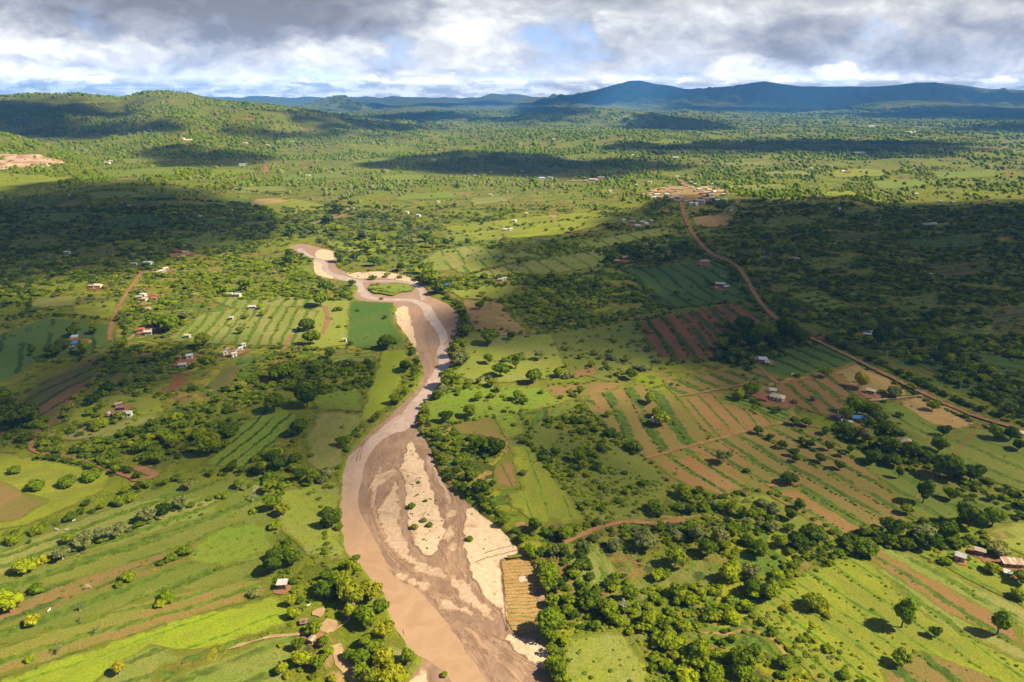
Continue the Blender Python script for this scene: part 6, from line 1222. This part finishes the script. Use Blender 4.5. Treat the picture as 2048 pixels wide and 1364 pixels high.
for i, (x_, y_, L, W, rf, wl, yw, lb) in enumerate([(450, 710, 4.6, 3.2, 'grey', 'cream', 50, 'leftmost hut of the pale hamlet on the left plain'), (455, 704, 3.2, 2.6, 'tan', 'mud', 50, 'small tan hut behind the leftmost hut of the pale hamlet'), (468, 713, 4.6, 3.2, 'white', 'cream', 50, 'white-roofed hut at the front of the pale hamlet'), (475, 707, 4.6, 3.2, 'tan', 'mud', 50, 'tan hut in the middle of the pale hamlet'),
        (481, 702, 3.6, 2.8, 'lilac', 'white', 50, 'lilac-roofed hut near the back of the pale hamlet'), (487, 694, 3.6, 2.8, 'white', 'white', 50, 'rearmost white hut of the pale hamlet'),
        (463, 640, 3.8, 3.0, 'white', 'pink', 0, 'single pink-walled hut between the striped terraces'), (376, 676, 5.0, 3.2, 'cream', 'cream', 0, 'single cream hut left of the striped terraces'),
        (460, 592, 7.0, 3.6, 'white', 'white', 0, 'white-roofed hut, left of the pair on the left plain'), (475, 593, 8.0, 4.2, 'white', 'white', -10, 'white-roofed hut, right of the pair on the left plain'), (505, 618, 7.0, 3.6, 'white', 'tin', 8, 'long white-roofed hut below the white pair'),
        (279, 598, 6.0, 4.0, 'tan', 'cream', 20, 'tan-roofed hut at the left of the sunlit hamlet'), (287, 593, 7.0, 4.0, 'cream', 'cream', -15, 'cream-roofed hut at the back of the sunlit hamlet'), (292, 602, 5.0, 3.6, 'white', 'white', -30, 'white hut at the front of the sunlit hamlet'), (309, 601, 6.0, 4.4, 'red', 'pink', 10, 'red-roofed pink hut right of the sunlit hamlet'),
        (297, 622, 6.0, 4.0, 'tan', 'pink', -10, 'pink-walled hut below the sunlit hamlet'), (283, 664, 5.0, 3.6, 'red', 'pink', 10, 'red-roofed hut at the left of the lower hamlet'), (298, 669, 6.0, 3.8, 'white', 'pink', 10, 'white-roofed hut in the middle of the lower hamlet'), (307, 664, 4.0, 3.0, 'tan', 'mud', 30, 'tan hut at the right of the lower hamlet'), (366, 632, 5.0, 3.4, 'grey', 'cream', 0, 'grey-roofed hut hidden in the big tree clump'),
        (313, 549, 8.0, 4.0, 'tan', 'cream', 40, 'tan-roofed hut at the left of the upper hamlet'), (323, 546, 9.0, 4.4, 'white', 'cream', 40, 'white-roofed hut in the middle of the upper hamlet'), (331, 541, 7.0, 4.0, 'cream', 'pink', 60, 'cream-roofed hut at the right of the upper hamlet'), (297, 529, 10.0, 6.0, 'white', 'white', 0, 'bright white house just in front of the left cloud shadow'), (269, 531, 8.0, 4.0, 'grey', 'tin', 0, 'grey-roofed hut left of the bright white house'),
        (197, 575, 8.0, 6.0, 'cream', 'cream', 0, 'cream farmhouse standing alone among bushes on the far left'), (184, 576, 6.0, 4.0, 'tan', 'pink', 0, 'tan-roofed hut left of the lone cream farmhouse'), (358, 506, 14, 5.0, 'red', 'mud', -5, 'long red-roofed building inside the left cloud shadow'), (372, 508, 8, 5.0, 'tan', 'cream', 20, 'cream building right of the long red-roofed one in shadow'), (135, 508, 8, 4.0, 'white', 'tin', 0, 'small white-roofed hut deep in the left cloud shadow'),
        (1000, 563, 6, 4, 'grey', 'white', 0, 'grey-roofed hut beside the tree line above the dense thicket'), (1008, 561, 5, 3.4, 'white', 'white', 20, 'white hut beside the tree line above the dense thicket'), (893, 574, 5, 3, 'blue', 'tin', 0, 'small blue-roofed shelter under river trees'),
        (1735, 674, 7, 3.4, 'metal', 'tin', -20, 'metal-roofed hut at the edge of the right woodland'), (1747, 670, 6, 3.6, 'lilac', 'white', -20, 'lilac-roofed hut beside a grey tree in the right woodland'), (1845, 548, 6, 4, 'metal', 'tin', 0, 'metal-roofed hut in the middle of the right woodland'), (1860, 552, 5, 4, 'grey', 'tin', 0, 'grey hut right of the metal-roofed one in the woodland'), (1912, 580, 9, 4, 'tan', 'mud', 0, 'tan-roofed house in the dark woodland near the right edge'),
        (1528, 518, 4, 3, 'blue', 'tin', 0, 'tiny blue-roofed shelter behind the dirt road'), (1588, 521, 14, 4, 'rust', 'mud', 0, 'long rusty roof at the edge of the dark woodland'), (1852, 452, 14, 6, 'grey', 'cream', 0, 'grey-roofed house, left of two in the shaded wood'), (1866, 450, 10, 6, 'white', 'cream', 0, 'white-roofed house, right of two in the shaded wood'), (2034, 872, 6, 4, 'cream', 'cream', -30, 'cream hut at the right edge by the hedge'), (690, 684, 3, 2, 'white', 'white', 0, 'tiny white hut in the dark green plot left of the river'), (1560, 712, 0, 0, '', '', 0, '')][:-1]):
    L, W = L * .78, W * .82
    H_(x_, y_, L, W, 'gable' if i % 3 else 'hip', rf, wl, yw, lb, 2.6, name='hut' if L < 7.5 else 'farmhouse', cat='hut' if L < 7.5 else 'house', detail=y_ > 480)
# hamlets and the trading village further off
FAR = []
def far_house(px, py, L, W, rf, wl, lb, k='gable', yw=0, h=3.0):
    if py > 340: L, W, h = min(L * .62, 17), W * .78, 2.7
    yw = (px * 7) % 50 - 25; FAR.append((px, py)); H_(px, py, L, W, k, rf, wl, yw, lb, h, name='village_house', cat='house', detail=False)
for a in [(1318, 386, 26, 8, 'pink', 'mud', 'long pinkish red roofed block at the left of the village'), (1352, 380, 36, 9, 'tan', 'cream', 'longest tan-roofed block behind the village square'), (1351, 396, 16, 8, 'cream', 'cream', 'cream block in front of the village square'), (1322, 397, 24, 7, 'tan', 'pink', 'tan-roofed row at the front left of the village'), (1300, 393, 12, 7, 'metal', 'tin', 'metal-roofed house at the left end of the village'), (1288, 391, 9, 7, 'tan', 'mud', 'tan-roofed house, outermost left of the village'),
          (1354, 355, 14, 6, 'cream', 'cream', 'cream-roofed house alone behind the village'), (1376, 361, 12, 9, 'pink', 'pink', 'pink-roofed house at the back of the village'), (1390, 370, 9, 7, 'white', 'white', 'small white house at the back right of the village'), (1424, 370, 7, 6, 'white', 'white', 'bright white house right of the brown village tree'), (1408, 378, 20, 8, 'white', 'cream', 'long white-roofed block at the right of the village'), (1412, 388, 16, 9, 'rust', 'pink', 'rust-streaked block right of the village square'),
          (1428, 386, 10, 8, 'lilac', 'pink', 'lilac-roofed house at the right end of the village'), (1400, 404, 22, 8, 'grey', 'tin', 'long grey roof in the shaded front of the village'), (1382, 409, 9, 8, 'white', 'white', 'white house in shade right of the road'), (1392, 410, 8, 8, 'lilac', 'white', 'lilac house in shade, second right of the road'), (1434, 403, 12, 7, 'white', 'tin', 'white-roofed shed at the shaded right end of the village'), (1448, 402, 14, 8, 'metal', 'white', 'metal-roofed building, rightmost of the shaded village row'),
          (1460, 377, 12, 7, 'cream', 'cream', 'cream house right of the village in bushes'), (1478, 376, 6, 5, 'white', 'white', 'tiny white house furthest right of the village'), (1461, 425, 9, 8, 'tan', 'pink', 'pink house by the field below the village'), (1462, 418, 7, 4, 'blue', 'tin', 'small blue roof by the field below the village'), (1273, 372, 8, 6, 'metal', 'tin', 'small metal-roofed house left of the side road'),
          (1351, 317, 16, 12, 'white', 'pink', 'pale house on the ridge beyond the village'), (1340, 316, 24, 8, 'red', 'mud', 'red-roofed house on the ridge beyond the village'), (1268, 312, 16, 10, 'white', 'cream', 'white house left on the ridge beyond the village'),
          (1275, 454, 11, 6, 'white', 'white', 'white-roofed house, frontmost of the roadside cluster'), (1286, 447, 10, 6, 'metal', 'cream', 'metal-roofed house, middle of the roadside cluster'), (1292, 450, 8, 6, 'white', 'white', 'white house, right in the roadside cluster'), (1303, 444, 6, 5, 'white', 'cream', 'tiny white house, rightmost of the roadside cluster'), (1265, 446, 10, 6, 'grey', 'mud', 'grey-roofed house, left in the roadside cluster'), (1262, 441, 7, 5, 'brown', 'mud', 'brown-roofed hut, rearmost of the roadside cluster'), (1247, 443, 6, 5, 'lilac', 'white', 'lilac hut, leftmost of the roadside cluster'),
          (1186, 361, 26, 9, 'white', 'white', 'long white block of the middle hamlet'), (1202, 357, 22, 10, 'white', 'white', 'tall white block of the middle hamlet'), (1215, 360, 18, 8, 'lilac', 'pink', 'lilac-roofed block of the middle hamlet'), (1172, 364, 12, 7, 'tan', 'mud', 'tan block left of the middle hamlet'), (1083, 358, 24, 8, 'metal', 'white', 'metal-roofed row left of the middle hamlet'), (1100, 357, 18, 7, 'white', 'white', 'white-roofed row left of the middle hamlet'), (1028, 370, 8, 8, 'red', 'pink', 'red-roofed house standing left of the fallow plot'),
          (982, 345, 12, 6, 'white', 'white', 'white house in the middle cloud shadow, left'), (1044, 344, 10, 7, 'lilac', 'white', 'lilac house in the middle cloud shadow'), (950, 353, 10, 6, 'white', 'white', 'white house at the front of the middle cloud shadow'), (893, 319, 20, 9, 'tan', 'mud', 'tan house, right of the pair at the shadow edge'), (868, 322, 14, 8, 'white', 'white', 'white house, left of the pair at the shadow edge'),
          (837, 433, 9, 6, 'white', 'white', 'bright white house on the bushy rise behind the river'), (877, 406, 8, 5, 'white', 'white', 'white hut at the top of the bushy rise'), (815, 427, 6, 5, 'cream', 'white', 'cream hut left on the bushy rise'), (1029, 444, 8, 6, 'white', 'white', 'white hut in the green plain before the village'), (1011, 462, 8, 5, 'lilac', 'white', 'lilac hut, left of two in the green plain'), (1021, 461, 8, 5, 'white', 'cream', 'white hut, right of two in the green plain'),
          (1053, 430, 7, 5, 'cream', 'cream', 'cream hut alone in the green plain'), (981, 392, 9, 5, 'white', 'white', 'white hut on the plain left of the tan field'), (1003, 404, 9, 5, 'tan', 'pink', 'tan hut on the plain right of the tan field'), (1220, 384, 9, 6, 'white', 'white', 'white hut between the village and the middle hamlet'),
          (377, 282, 26, 14, 'cream', 'pink', 'large cream house at the foot of the left hill'), (365, 278, 16, 9, 'white', 'white', 'white house left of the large cream house'), (215, 327, 20, 9, 'white', 'white', 'white house right of the bare rock slope'), (223, 324, 14, 8, 'cream', 'cream', 'cream house right of the bare rock slope'), (413, 317, 14, 8, 'white', 'white', 'white house at the left edge of the small shadow'), (485, 331, 16, 8, 'white', 'white', 'white house at the front of the small shadow'), (492, 329, 12, 8, 'metal', 'white', 'metal-roofed house in the small shadow'),
          (400, 355, 12, 7, 'white', 'cream', 'white house in the sunlit bush on the left'), (398, 353, 8, 6, 'tan', 'mud', 'tan hut beside the white house in the left bush'), (660, 346, 12, 7, 'tan', 'pink', 'tan hut on the sunny plain in the middle left'), (617, 353, 14, 7, 'white', 'white', 'white hut on the sunny plain in the middle left'), (140, 392, 8, 5, 'white', 'white', 'white hut at the top of the left cloud shadow'), (259, 414, 9, 6, 'white', 'white', 'white hut in the dark woods of the left shadow'), (404, 436, 10, 6, 'white', 'white', 'white hut by the shaded clearing'), (462, 424, 9, 6, 'grey', 'cream', 'grey house at the edge of the left shadow'),
          (536, 292, 16, 9, 'cream', 'pink', 'cream house halfway to the horizon on the left'), (492, 287, 14, 8, 'white', 'white', 'white house halfway to the horizon on the left'), (584, 285, 18, 8, 'white', 'white', 'white house below the small cone hill'),
          (1695, 346, 22, 9, 'red', 'pink', 'red-roofed school block on the right plain'), (1685, 344, 16, 8, 'lilac', 'white', 'lilac block left of the red-roofed school'), (1622, 339, 9, 7, 'white', 'white', 'white hut left of the school on the right plain'), (1604, 385, 10, 5, 'white', 'white', 'white hut in the lime meadow on the right plain'), (1675, 420, 12, 6, 'white', 'white', 'white hut just inside the right cloud shadow'), (1718, 307, 34, 10, 'white', 'metal' and 'white', 'bright white roof in the distant dark band'),
          (1979, 402, 9, 8, 'tan', 'pink', 'pinkish house at the right end of the sunlit strip'), (1905, 407, 10, 7, 'cream', 'pink', 'cream house near the right end of the sunlit strip'), (1880, 405, 9, 6, 'white', 'white', 'white hut near the right end of the sunlit strip'), (1832, 390, 9, 6, 'cream', 'cream', 'cream hut on the right sunlit strip'), (1820, 266, 60, 20, 'cream', 'cream', 'pale long shed far off on the right plain'), (1742, 253, 50, 16, 'white', 'white', 'white hall far off on the right plain'),
          (1300, 366, 9, 6, 'white', 'white', 'white hut left behind the village'), (1110, 280, 22, 9, 'white', 'white', 'white house on the far middle ridge'), (1130, 266, 20, 9, 'tan', 'pink', 'tan house on the far middle ridge')]:
    far_house(*a)
vr = np.random.default_rng(8)
SIDEW = ['left part', 'middle', 'right part']
for i, (px, py) in enumerate([(1306, 384), (1313, 391), (1326, 379), (1333, 391), (1340, 386), (1343, 399), (1362, 398), (1371, 402), (1366, 371), (1384, 377), (1382, 366), (1398, 381), (1402, 389), (1418, 382), (1420, 392), (1432, 378), (1440, 386), (1446, 391), (1411, 400), (1424, 398), (1372, 374), (1310, 397), (1336, 374), (1392, 385)]):
    rf = ['rust', 'white', 'tan', 'metal', 'pink', 'cream', 'grey', 'brown'][i % 8]; wl = ['mud', 'cream', 'pink', 'tin'][int(vr.integers(4))]; rf = 'lilac' if i == 21 else rf
    far_house(px, py, vr.uniform(9, 18), vr.uniform(6, 8), rf, wl, '%s-roofed house in the %s of the village, %s' % ({'rust': 'rusty', 'metal': 'blue-grey', 'pink': 'dull red'}.get(rf, rf), SIDEW[0 if px < 1350 else (1 if px < 1395 else 2)], 'behind the square' if py < 382 else ('beside the square' if py < 392 else 'near its front edge')))
print('houses', len(FAR))

# ------------------------------------------------------------------ small things
def prop(name, label, cat, px, py, group=None, yaw=0, dz=0):
    q = unproj([(px, py)])[0]; r = bpy.data.objects.new(name, None); COL.objects.link(r); r.location = (q[0], q[1], q[2] + dz); r.rotation_euler = (0, 0, R(yaw)); tag(r, label, cat, group); return r
def lathe(name, prof, m_, par, n=14):
    V_ = [(r_ * math.cos(2 * math.pi * i / n), r_ * math.sin(2 * math.pi * i / n), z) for r_, z in prof for i in range(n)]
    F_ = [(k * n + i, k * n + (i + 1) % n, (k + 1) * n + (i + 1) % n, (k + 1) * n + i) for k in range(len(prof) - 1) for i in range(n)] + [tuple(range((len(prof) - 1) * n, len(prof) * n))]
    return mesh_from(name, V_, F_, m_, parent=par)
t = prop('water_tank', 'white cylindrical water tank left of the white gabled house', 'water tank', 219, 834)
lathe('tank', [(1.05, 1.0), (1.1, 1.1), (1.1, 2.9), (.9, 3.15), (.3, 3.3)], RM['white'], t); 
for sx in (-.8, .8):
    for sy in (-.8, .8): bx('leg', (sx - .08, sx + .08, sy - .08, sy + .08, -.2, 1.0), WOOD, t)
# utility poles on the right
pole0 = None
POLEM = mat_wall('grey pole', (.45, .43, .40))
for k_, (x_, y_, lb) in enumerate([(1917, 790, 'pale utility pole standing right of the hedge'), (1879, 787, 'pale utility pole beside the hedge, left of the other one'), (1872, 704, 'utility pole between the hedge and the wood'), (1772, 724, 'utility pole at the roadside hedge'), (1478, 578, 'utility pole at the left edge of the dirt road')]):
    p_ = prop('utility_pole', lb, 'utility pole', x_, y_, 'poles along the dirt road', -35)
    if pole0 is None: pole0 = [lathe('mast', [(.16, -.3), (.14, 4), (.10, 8.2)], POLEM, p_, 8), bx('crossarm', (-1.0, 1.0, -.07, .07, 7.7, 7.85), POLEM, p_)]
    else:
        for ch in pole0: c_ = ch.copy(); COL.objects.link(c_); c_.parent = p_
# goats and cattle
HIDE = {'white': mat_wall('white hide', (.75, .72, .66)), 'tan': mat_wall('tan hide', (.50, .26, .12))}
def beast(px, py, s, hide, lb, yaw, cat='goat'):
    """one skinned body: barrel, neck, head, four jointed legs and a tail"""
    q = unproj([(px, py)])[0]; bm = bmesh.new(); ly = bm.verts.layers.skin.verify()
    pts = {'hip': (-.45, 0, .72, .17), 'mid': (0, 0, .68, .19), 'sh': (.38, 0, .72, .18), 'nk': (.60, 0, .90, .09), 'hd': (.74, 0, 1.04, .08), 'mz': (.92, 0, .96, .045), 'tl': (-.60, 0, .74, .03), 'tl2': (-.66, 0, .52, .02)}
    ed = [('hip', 'mid'), ('mid', 'sh'), ('sh', 'nk'), ('nk', 'hd'), ('hd', 'mz'), ('hip', 'tl'), ('tl', 'tl2')]
    for sd in (-1, 1):
        y = .13 * sd; n_ = str(sd)
        pts['k' + n_] = (-.36, y, .50, .08); pts['h' + n_] = (-.50, y, .28, .04); pts['f' + n_] = (-.46, y, 0, .035); ed += [('hip', 'k' + n_), ('k' + n_, 'h' + n_), ('h' + n_, 'f' + n_)]
        pts['e' + n_] = (.38, y, .50, .06); pts['w' + n_] = (.40, y, .26, .04); pts['g' + n_] = (.39, y, 0, .035); ed += [('sh', 'e' + n_), ('e' + n_, 'w' + n_), ('w' + n_, 'g' + n_)]
        pts['a' + n_] = (.68, .14 * sd, 1.08, .025); ed += [('hd', 'a' + n_)]
    vm = {}
    for k, (x, y, z, r_) in pts.items(): v = bm.verts.new((x * s, y * s, z * s)); v[ly].radius = (r_ * s, r_ * s); v[ly].use_root = k == 'hip'; vm[k] = v
    for a, b in ed: bm.edges.new((vm[a], vm[b]))
    me_ = bpy.data.meshes.new('body'); bm.to_mesh(me_); bm.free(); me_.materials.append(HIDE[hide]); o_ = bpy.data.objects.new(cat, me_); COL.objects.link(o_)
    o_.modifiers.new('s', 'SKIN').use_smooth_shade = True; o_.modifiers.new('d', 'SUBSURF').levels = 1; o_.modifiers['d'].render_levels = 1
    o_.location = (q[0], q[1], q[2] + (.12 if cat == 'goat' else .14)); o_.rotation_euler = (0, 0, R(yaw)); tag(o_, lb, cat, 'grazing livestock'); return o_
for a in [(1584, 751, 1.6, 'white', 'white cow on the field path, left of two', 20, 'cow'), (1591, 750, 1.6, 'white', 'white cow on the field path, right of two', 10, 'cow'), (148, 1044, 1.1, 'white', 'white goat nearest the scrub line on the left slope', 40, 'goat'), (115, 1062, 1.1, 'white', 'white goat grazing left, lowest of three on the slope', 170, 'goat'),
          (134, 1062, 1.1, 'white', 'white goat in the middle of the left slope', 10, 'goat'), (99, 1224, 1.1, 'white', 'white goat alone in the brown strip', 80, 'goat'), (617, 1214, 1.1, 'white', 'white goat at the edge of the riverside bushes', 30, 'goat'), (808, 1268, 1.5, 'tan', 'tan cow standing on the left river bank', 110, 'cow'), (767, 1281, 1.4, 'tan', 'tan cow under the riverside trees', 60, 'cow')]: beast(*a)
# bare trees
def bare_tree(px, py, hgt, lb, seed, crown=None):
    q = unproj([(px, py)])[0]; r = np.random.default_rng(seed); V_, F_ = [], []
    def tube(p0, p1, r0, r1, n=6):
        p0, p1 = np.array(p0), np.array(p1); d_ = p1 - p0; d_ /= np.linalg.norm(d_); t_ = np.cross(d_, [0.3, .9, .2]); t_ /= np.linalg.norm(t_); b_ = np.cross(d_, t_); n0 = len(V_)
        for p, q_ in ((p0, r0), (p1, r1)):
            for k in range(n): a = 2 * math.pi * k / n; V_.append(p + (t_ * math.cos(a) + b_ * math.sin(a)) * q_)
        for k in range(n): F_.append((n0 + k, n0 + (k + 1) % n, n0 + n + (k + 1) % n, n0 + n + k))
    tips = []
    def grow(p, d_, L, rad_, lv):
        p1 = p + d_ * L; tube(p, p1, rad_, rad_ * .68)
        if lv == 0: tips.append(p1); return
        for _ in range(3 if lv > 1 else 2):
            nd = d_ + r.normal(0, .55, 3); nd[2] = abs(nd[2]) * .7 + .15; nd /= np.linalg.norm(nd); grow(p1, nd, L * r.uniform(.6, .8), rad_ * .6, lv - 1)
    grow(np.array([0, 0, -.2]), np.array([0.05, 0, 1.0]), hgt * .36, hgt * .05, 4)
    root = bpy.data.objects.new('bare_tree', None); COL.objects.link(root); root.location = q; tag(root, lb, 'tree')
    mesh_from('trunk', V_, F_, BARKW, parent=root)
    if crown:
        tp = np.array(tips); k = 260; P_ = tp[r.integers(len(tp), size=k)] + r.normal(0, hgt * .06, (k, 3)); t_ = r.normal(0, 1, (k, 3)); t_ /= np.linalg.norm(t_, axis=1)[:, None]; u_ = np.cross(t_, r.normal(0, 1, (k, 3))); u_ /= np.linalg.norm(u_, axis=1)[:, None]; s_ = hgt * .035
        mesh_from('crown', np.stack([P_ + t_ * s_, P_ + u_ * s_, P_ - t_ * s_, P_ - u_ * s_], 1).reshape(-1, 3), np.arange(k * 4).reshape(k, 4), LEAF[crown], parent=root)
bare_tree(505, 1002, 7.5, 'bare white-trunked tree above the left river bank', 1)
for i, a in enumerate([(182, 1178, 3.4, 'small leafless tree, highest on the bottom left slope'), (160, 1224, 3.2, 'small grey sapling on the brown strip of the left slope', 'O'), (193, 1266, 2.8, 'thin grey sapling left of the yellow tree', 'O'), (117, 1304, 3.6, 'spreading grey thorn tree in the bottom left corner', 'O'), (163, 1244, 2.2, 'low twiggy bush between two grey saplings', 'O'), (1250, 1226, 6.5, 'pale leafless tree behind the bright thicket', ), (704, 1214, 4.0, 'pale-stemmed young tree among the riverside trees', 'Y')]):
    bare_tree(a[0], a[1], a[2], a[3], 10 + i, a[4] if len(a) > 4 else None)
# fences of cut thorn round the sand garden
def fence(pts, lb, gap=1.3, drop=BED):
    C_ = densify(G(pts), gap, .08, closed=False); q = C_[0]; z0 = float(base(q[:1], q[1:])[0]) - drop
    root = bpy.data.objects.new('stake_fence', None); COL.objects.link(root); root.location = (q[0], q[1], z0); tag(root, lb, 'fence'); V_, F_ = [], []; rr = np.random.default_rng(len(C_))
    for p in C_:
        x, y = p - q; z = float(base(p[:1], p[1:])[0]) - drop - z0; h_ = rr.uniform(.7, 1.2); box(V_, F_, x - .05, x + .05, y - .05, y + .05, z - .2, z + h_)
    mesh_from('stakes', V_, F_, WOOD, parent=root); V_, F_ = [], []
    for zz in (.28, .62):
        n0 = len(V_)
        for p in C_: x, y = p - q; z = float(base(p[:1], p[1:])[0]) - drop - z0; V_ += [(x - .04, y, z + zz - .05), (x + .04, y, z + zz - .05), (x, y, z + zz + .06)]
        for i in range(len(C_) - 1):
            for k in range(3): F_.append((n0 + i * 3 + k, n0 + i * 3 + (k + 1) % 3, n0 + i * 3 + 3 + (k + 1) % 3, n0 + i * 3 + 3 + k))
    mesh_from('rails', V_, F_, WOOD, parent=root)
fence([(1003, 1116), (1008, 1160), (1010, 1200), (1016, 1256)], 'stake fence along the river side of the sand garden'); fence([(952, 1120), (990, 1108), (1040, 1096)], 'lower cross fence over the pale sand bar'); fence([(970, 1102), (1000, 1094), (1032, 1086)], 'upper cross fence over the pale sand bar')
# bare rock on the left hillside
def mat_rock():
    m_, w = mat_new('bare rock'); p = w.n('ShaderNodeNewGeometry').outputs['Position']; n = w.noise(w.v('MULTIPLY', p, (.02, .02, .09)), 1.0, 6, .6, 1.5)
    finish(w, w.mix(w.ramp(n, .38, .62), (.30, .16, .11), (.48, .34, .23)), .95, n, .6, 3); return m_
rp = G([(-60, 316), (0, 312), (40, 310), (80, 312), (115, 318), (128, 326), (90, 334), (40, 338), (-60, 342)])
rq = densify(rp, 14, 2); x0, y0 = rq.min(0); x1, y1 = rq.max(0); gx, gy = np.meshgrid(np.linspace(x0, x1, 60), np.linspace(y0, y1, 40)); s_ = sdf(gx.ravel(), gy.ravel(), rq); kx = _waves(14, 18, 90)
zr = base(gx.ravel(), gy.ravel()) + np.minimum(s_, 14) * .35 - 1 + np.where(s_ > 0, 1.6 * _sum(kx, gx.ravel(), gy.ravel() * 2, .6), 0)
ii = np.arange(60 * 40).reshape(40, 60); q4 = np.stack([ii[:-1, :-1], ii[:-1, 1:], ii[1:, 1:], ii[1:, :-1]], -1).reshape(-1, 4); q4 = q4[(s_[q4] > -3).all(1)]
us = np.unique(q4); mp2 = -np.ones(2400, int); mp2[us] = np.arange(len(us))
ro = mesh_from('rock_outcrop', np.column_stack([gx.ravel(), gy.ravel(), zr])[us], mp2[q4], mat_rock(), smooth=True); tag(ro, 'bare brown rock slope below the left hill', 'rock outcrop')
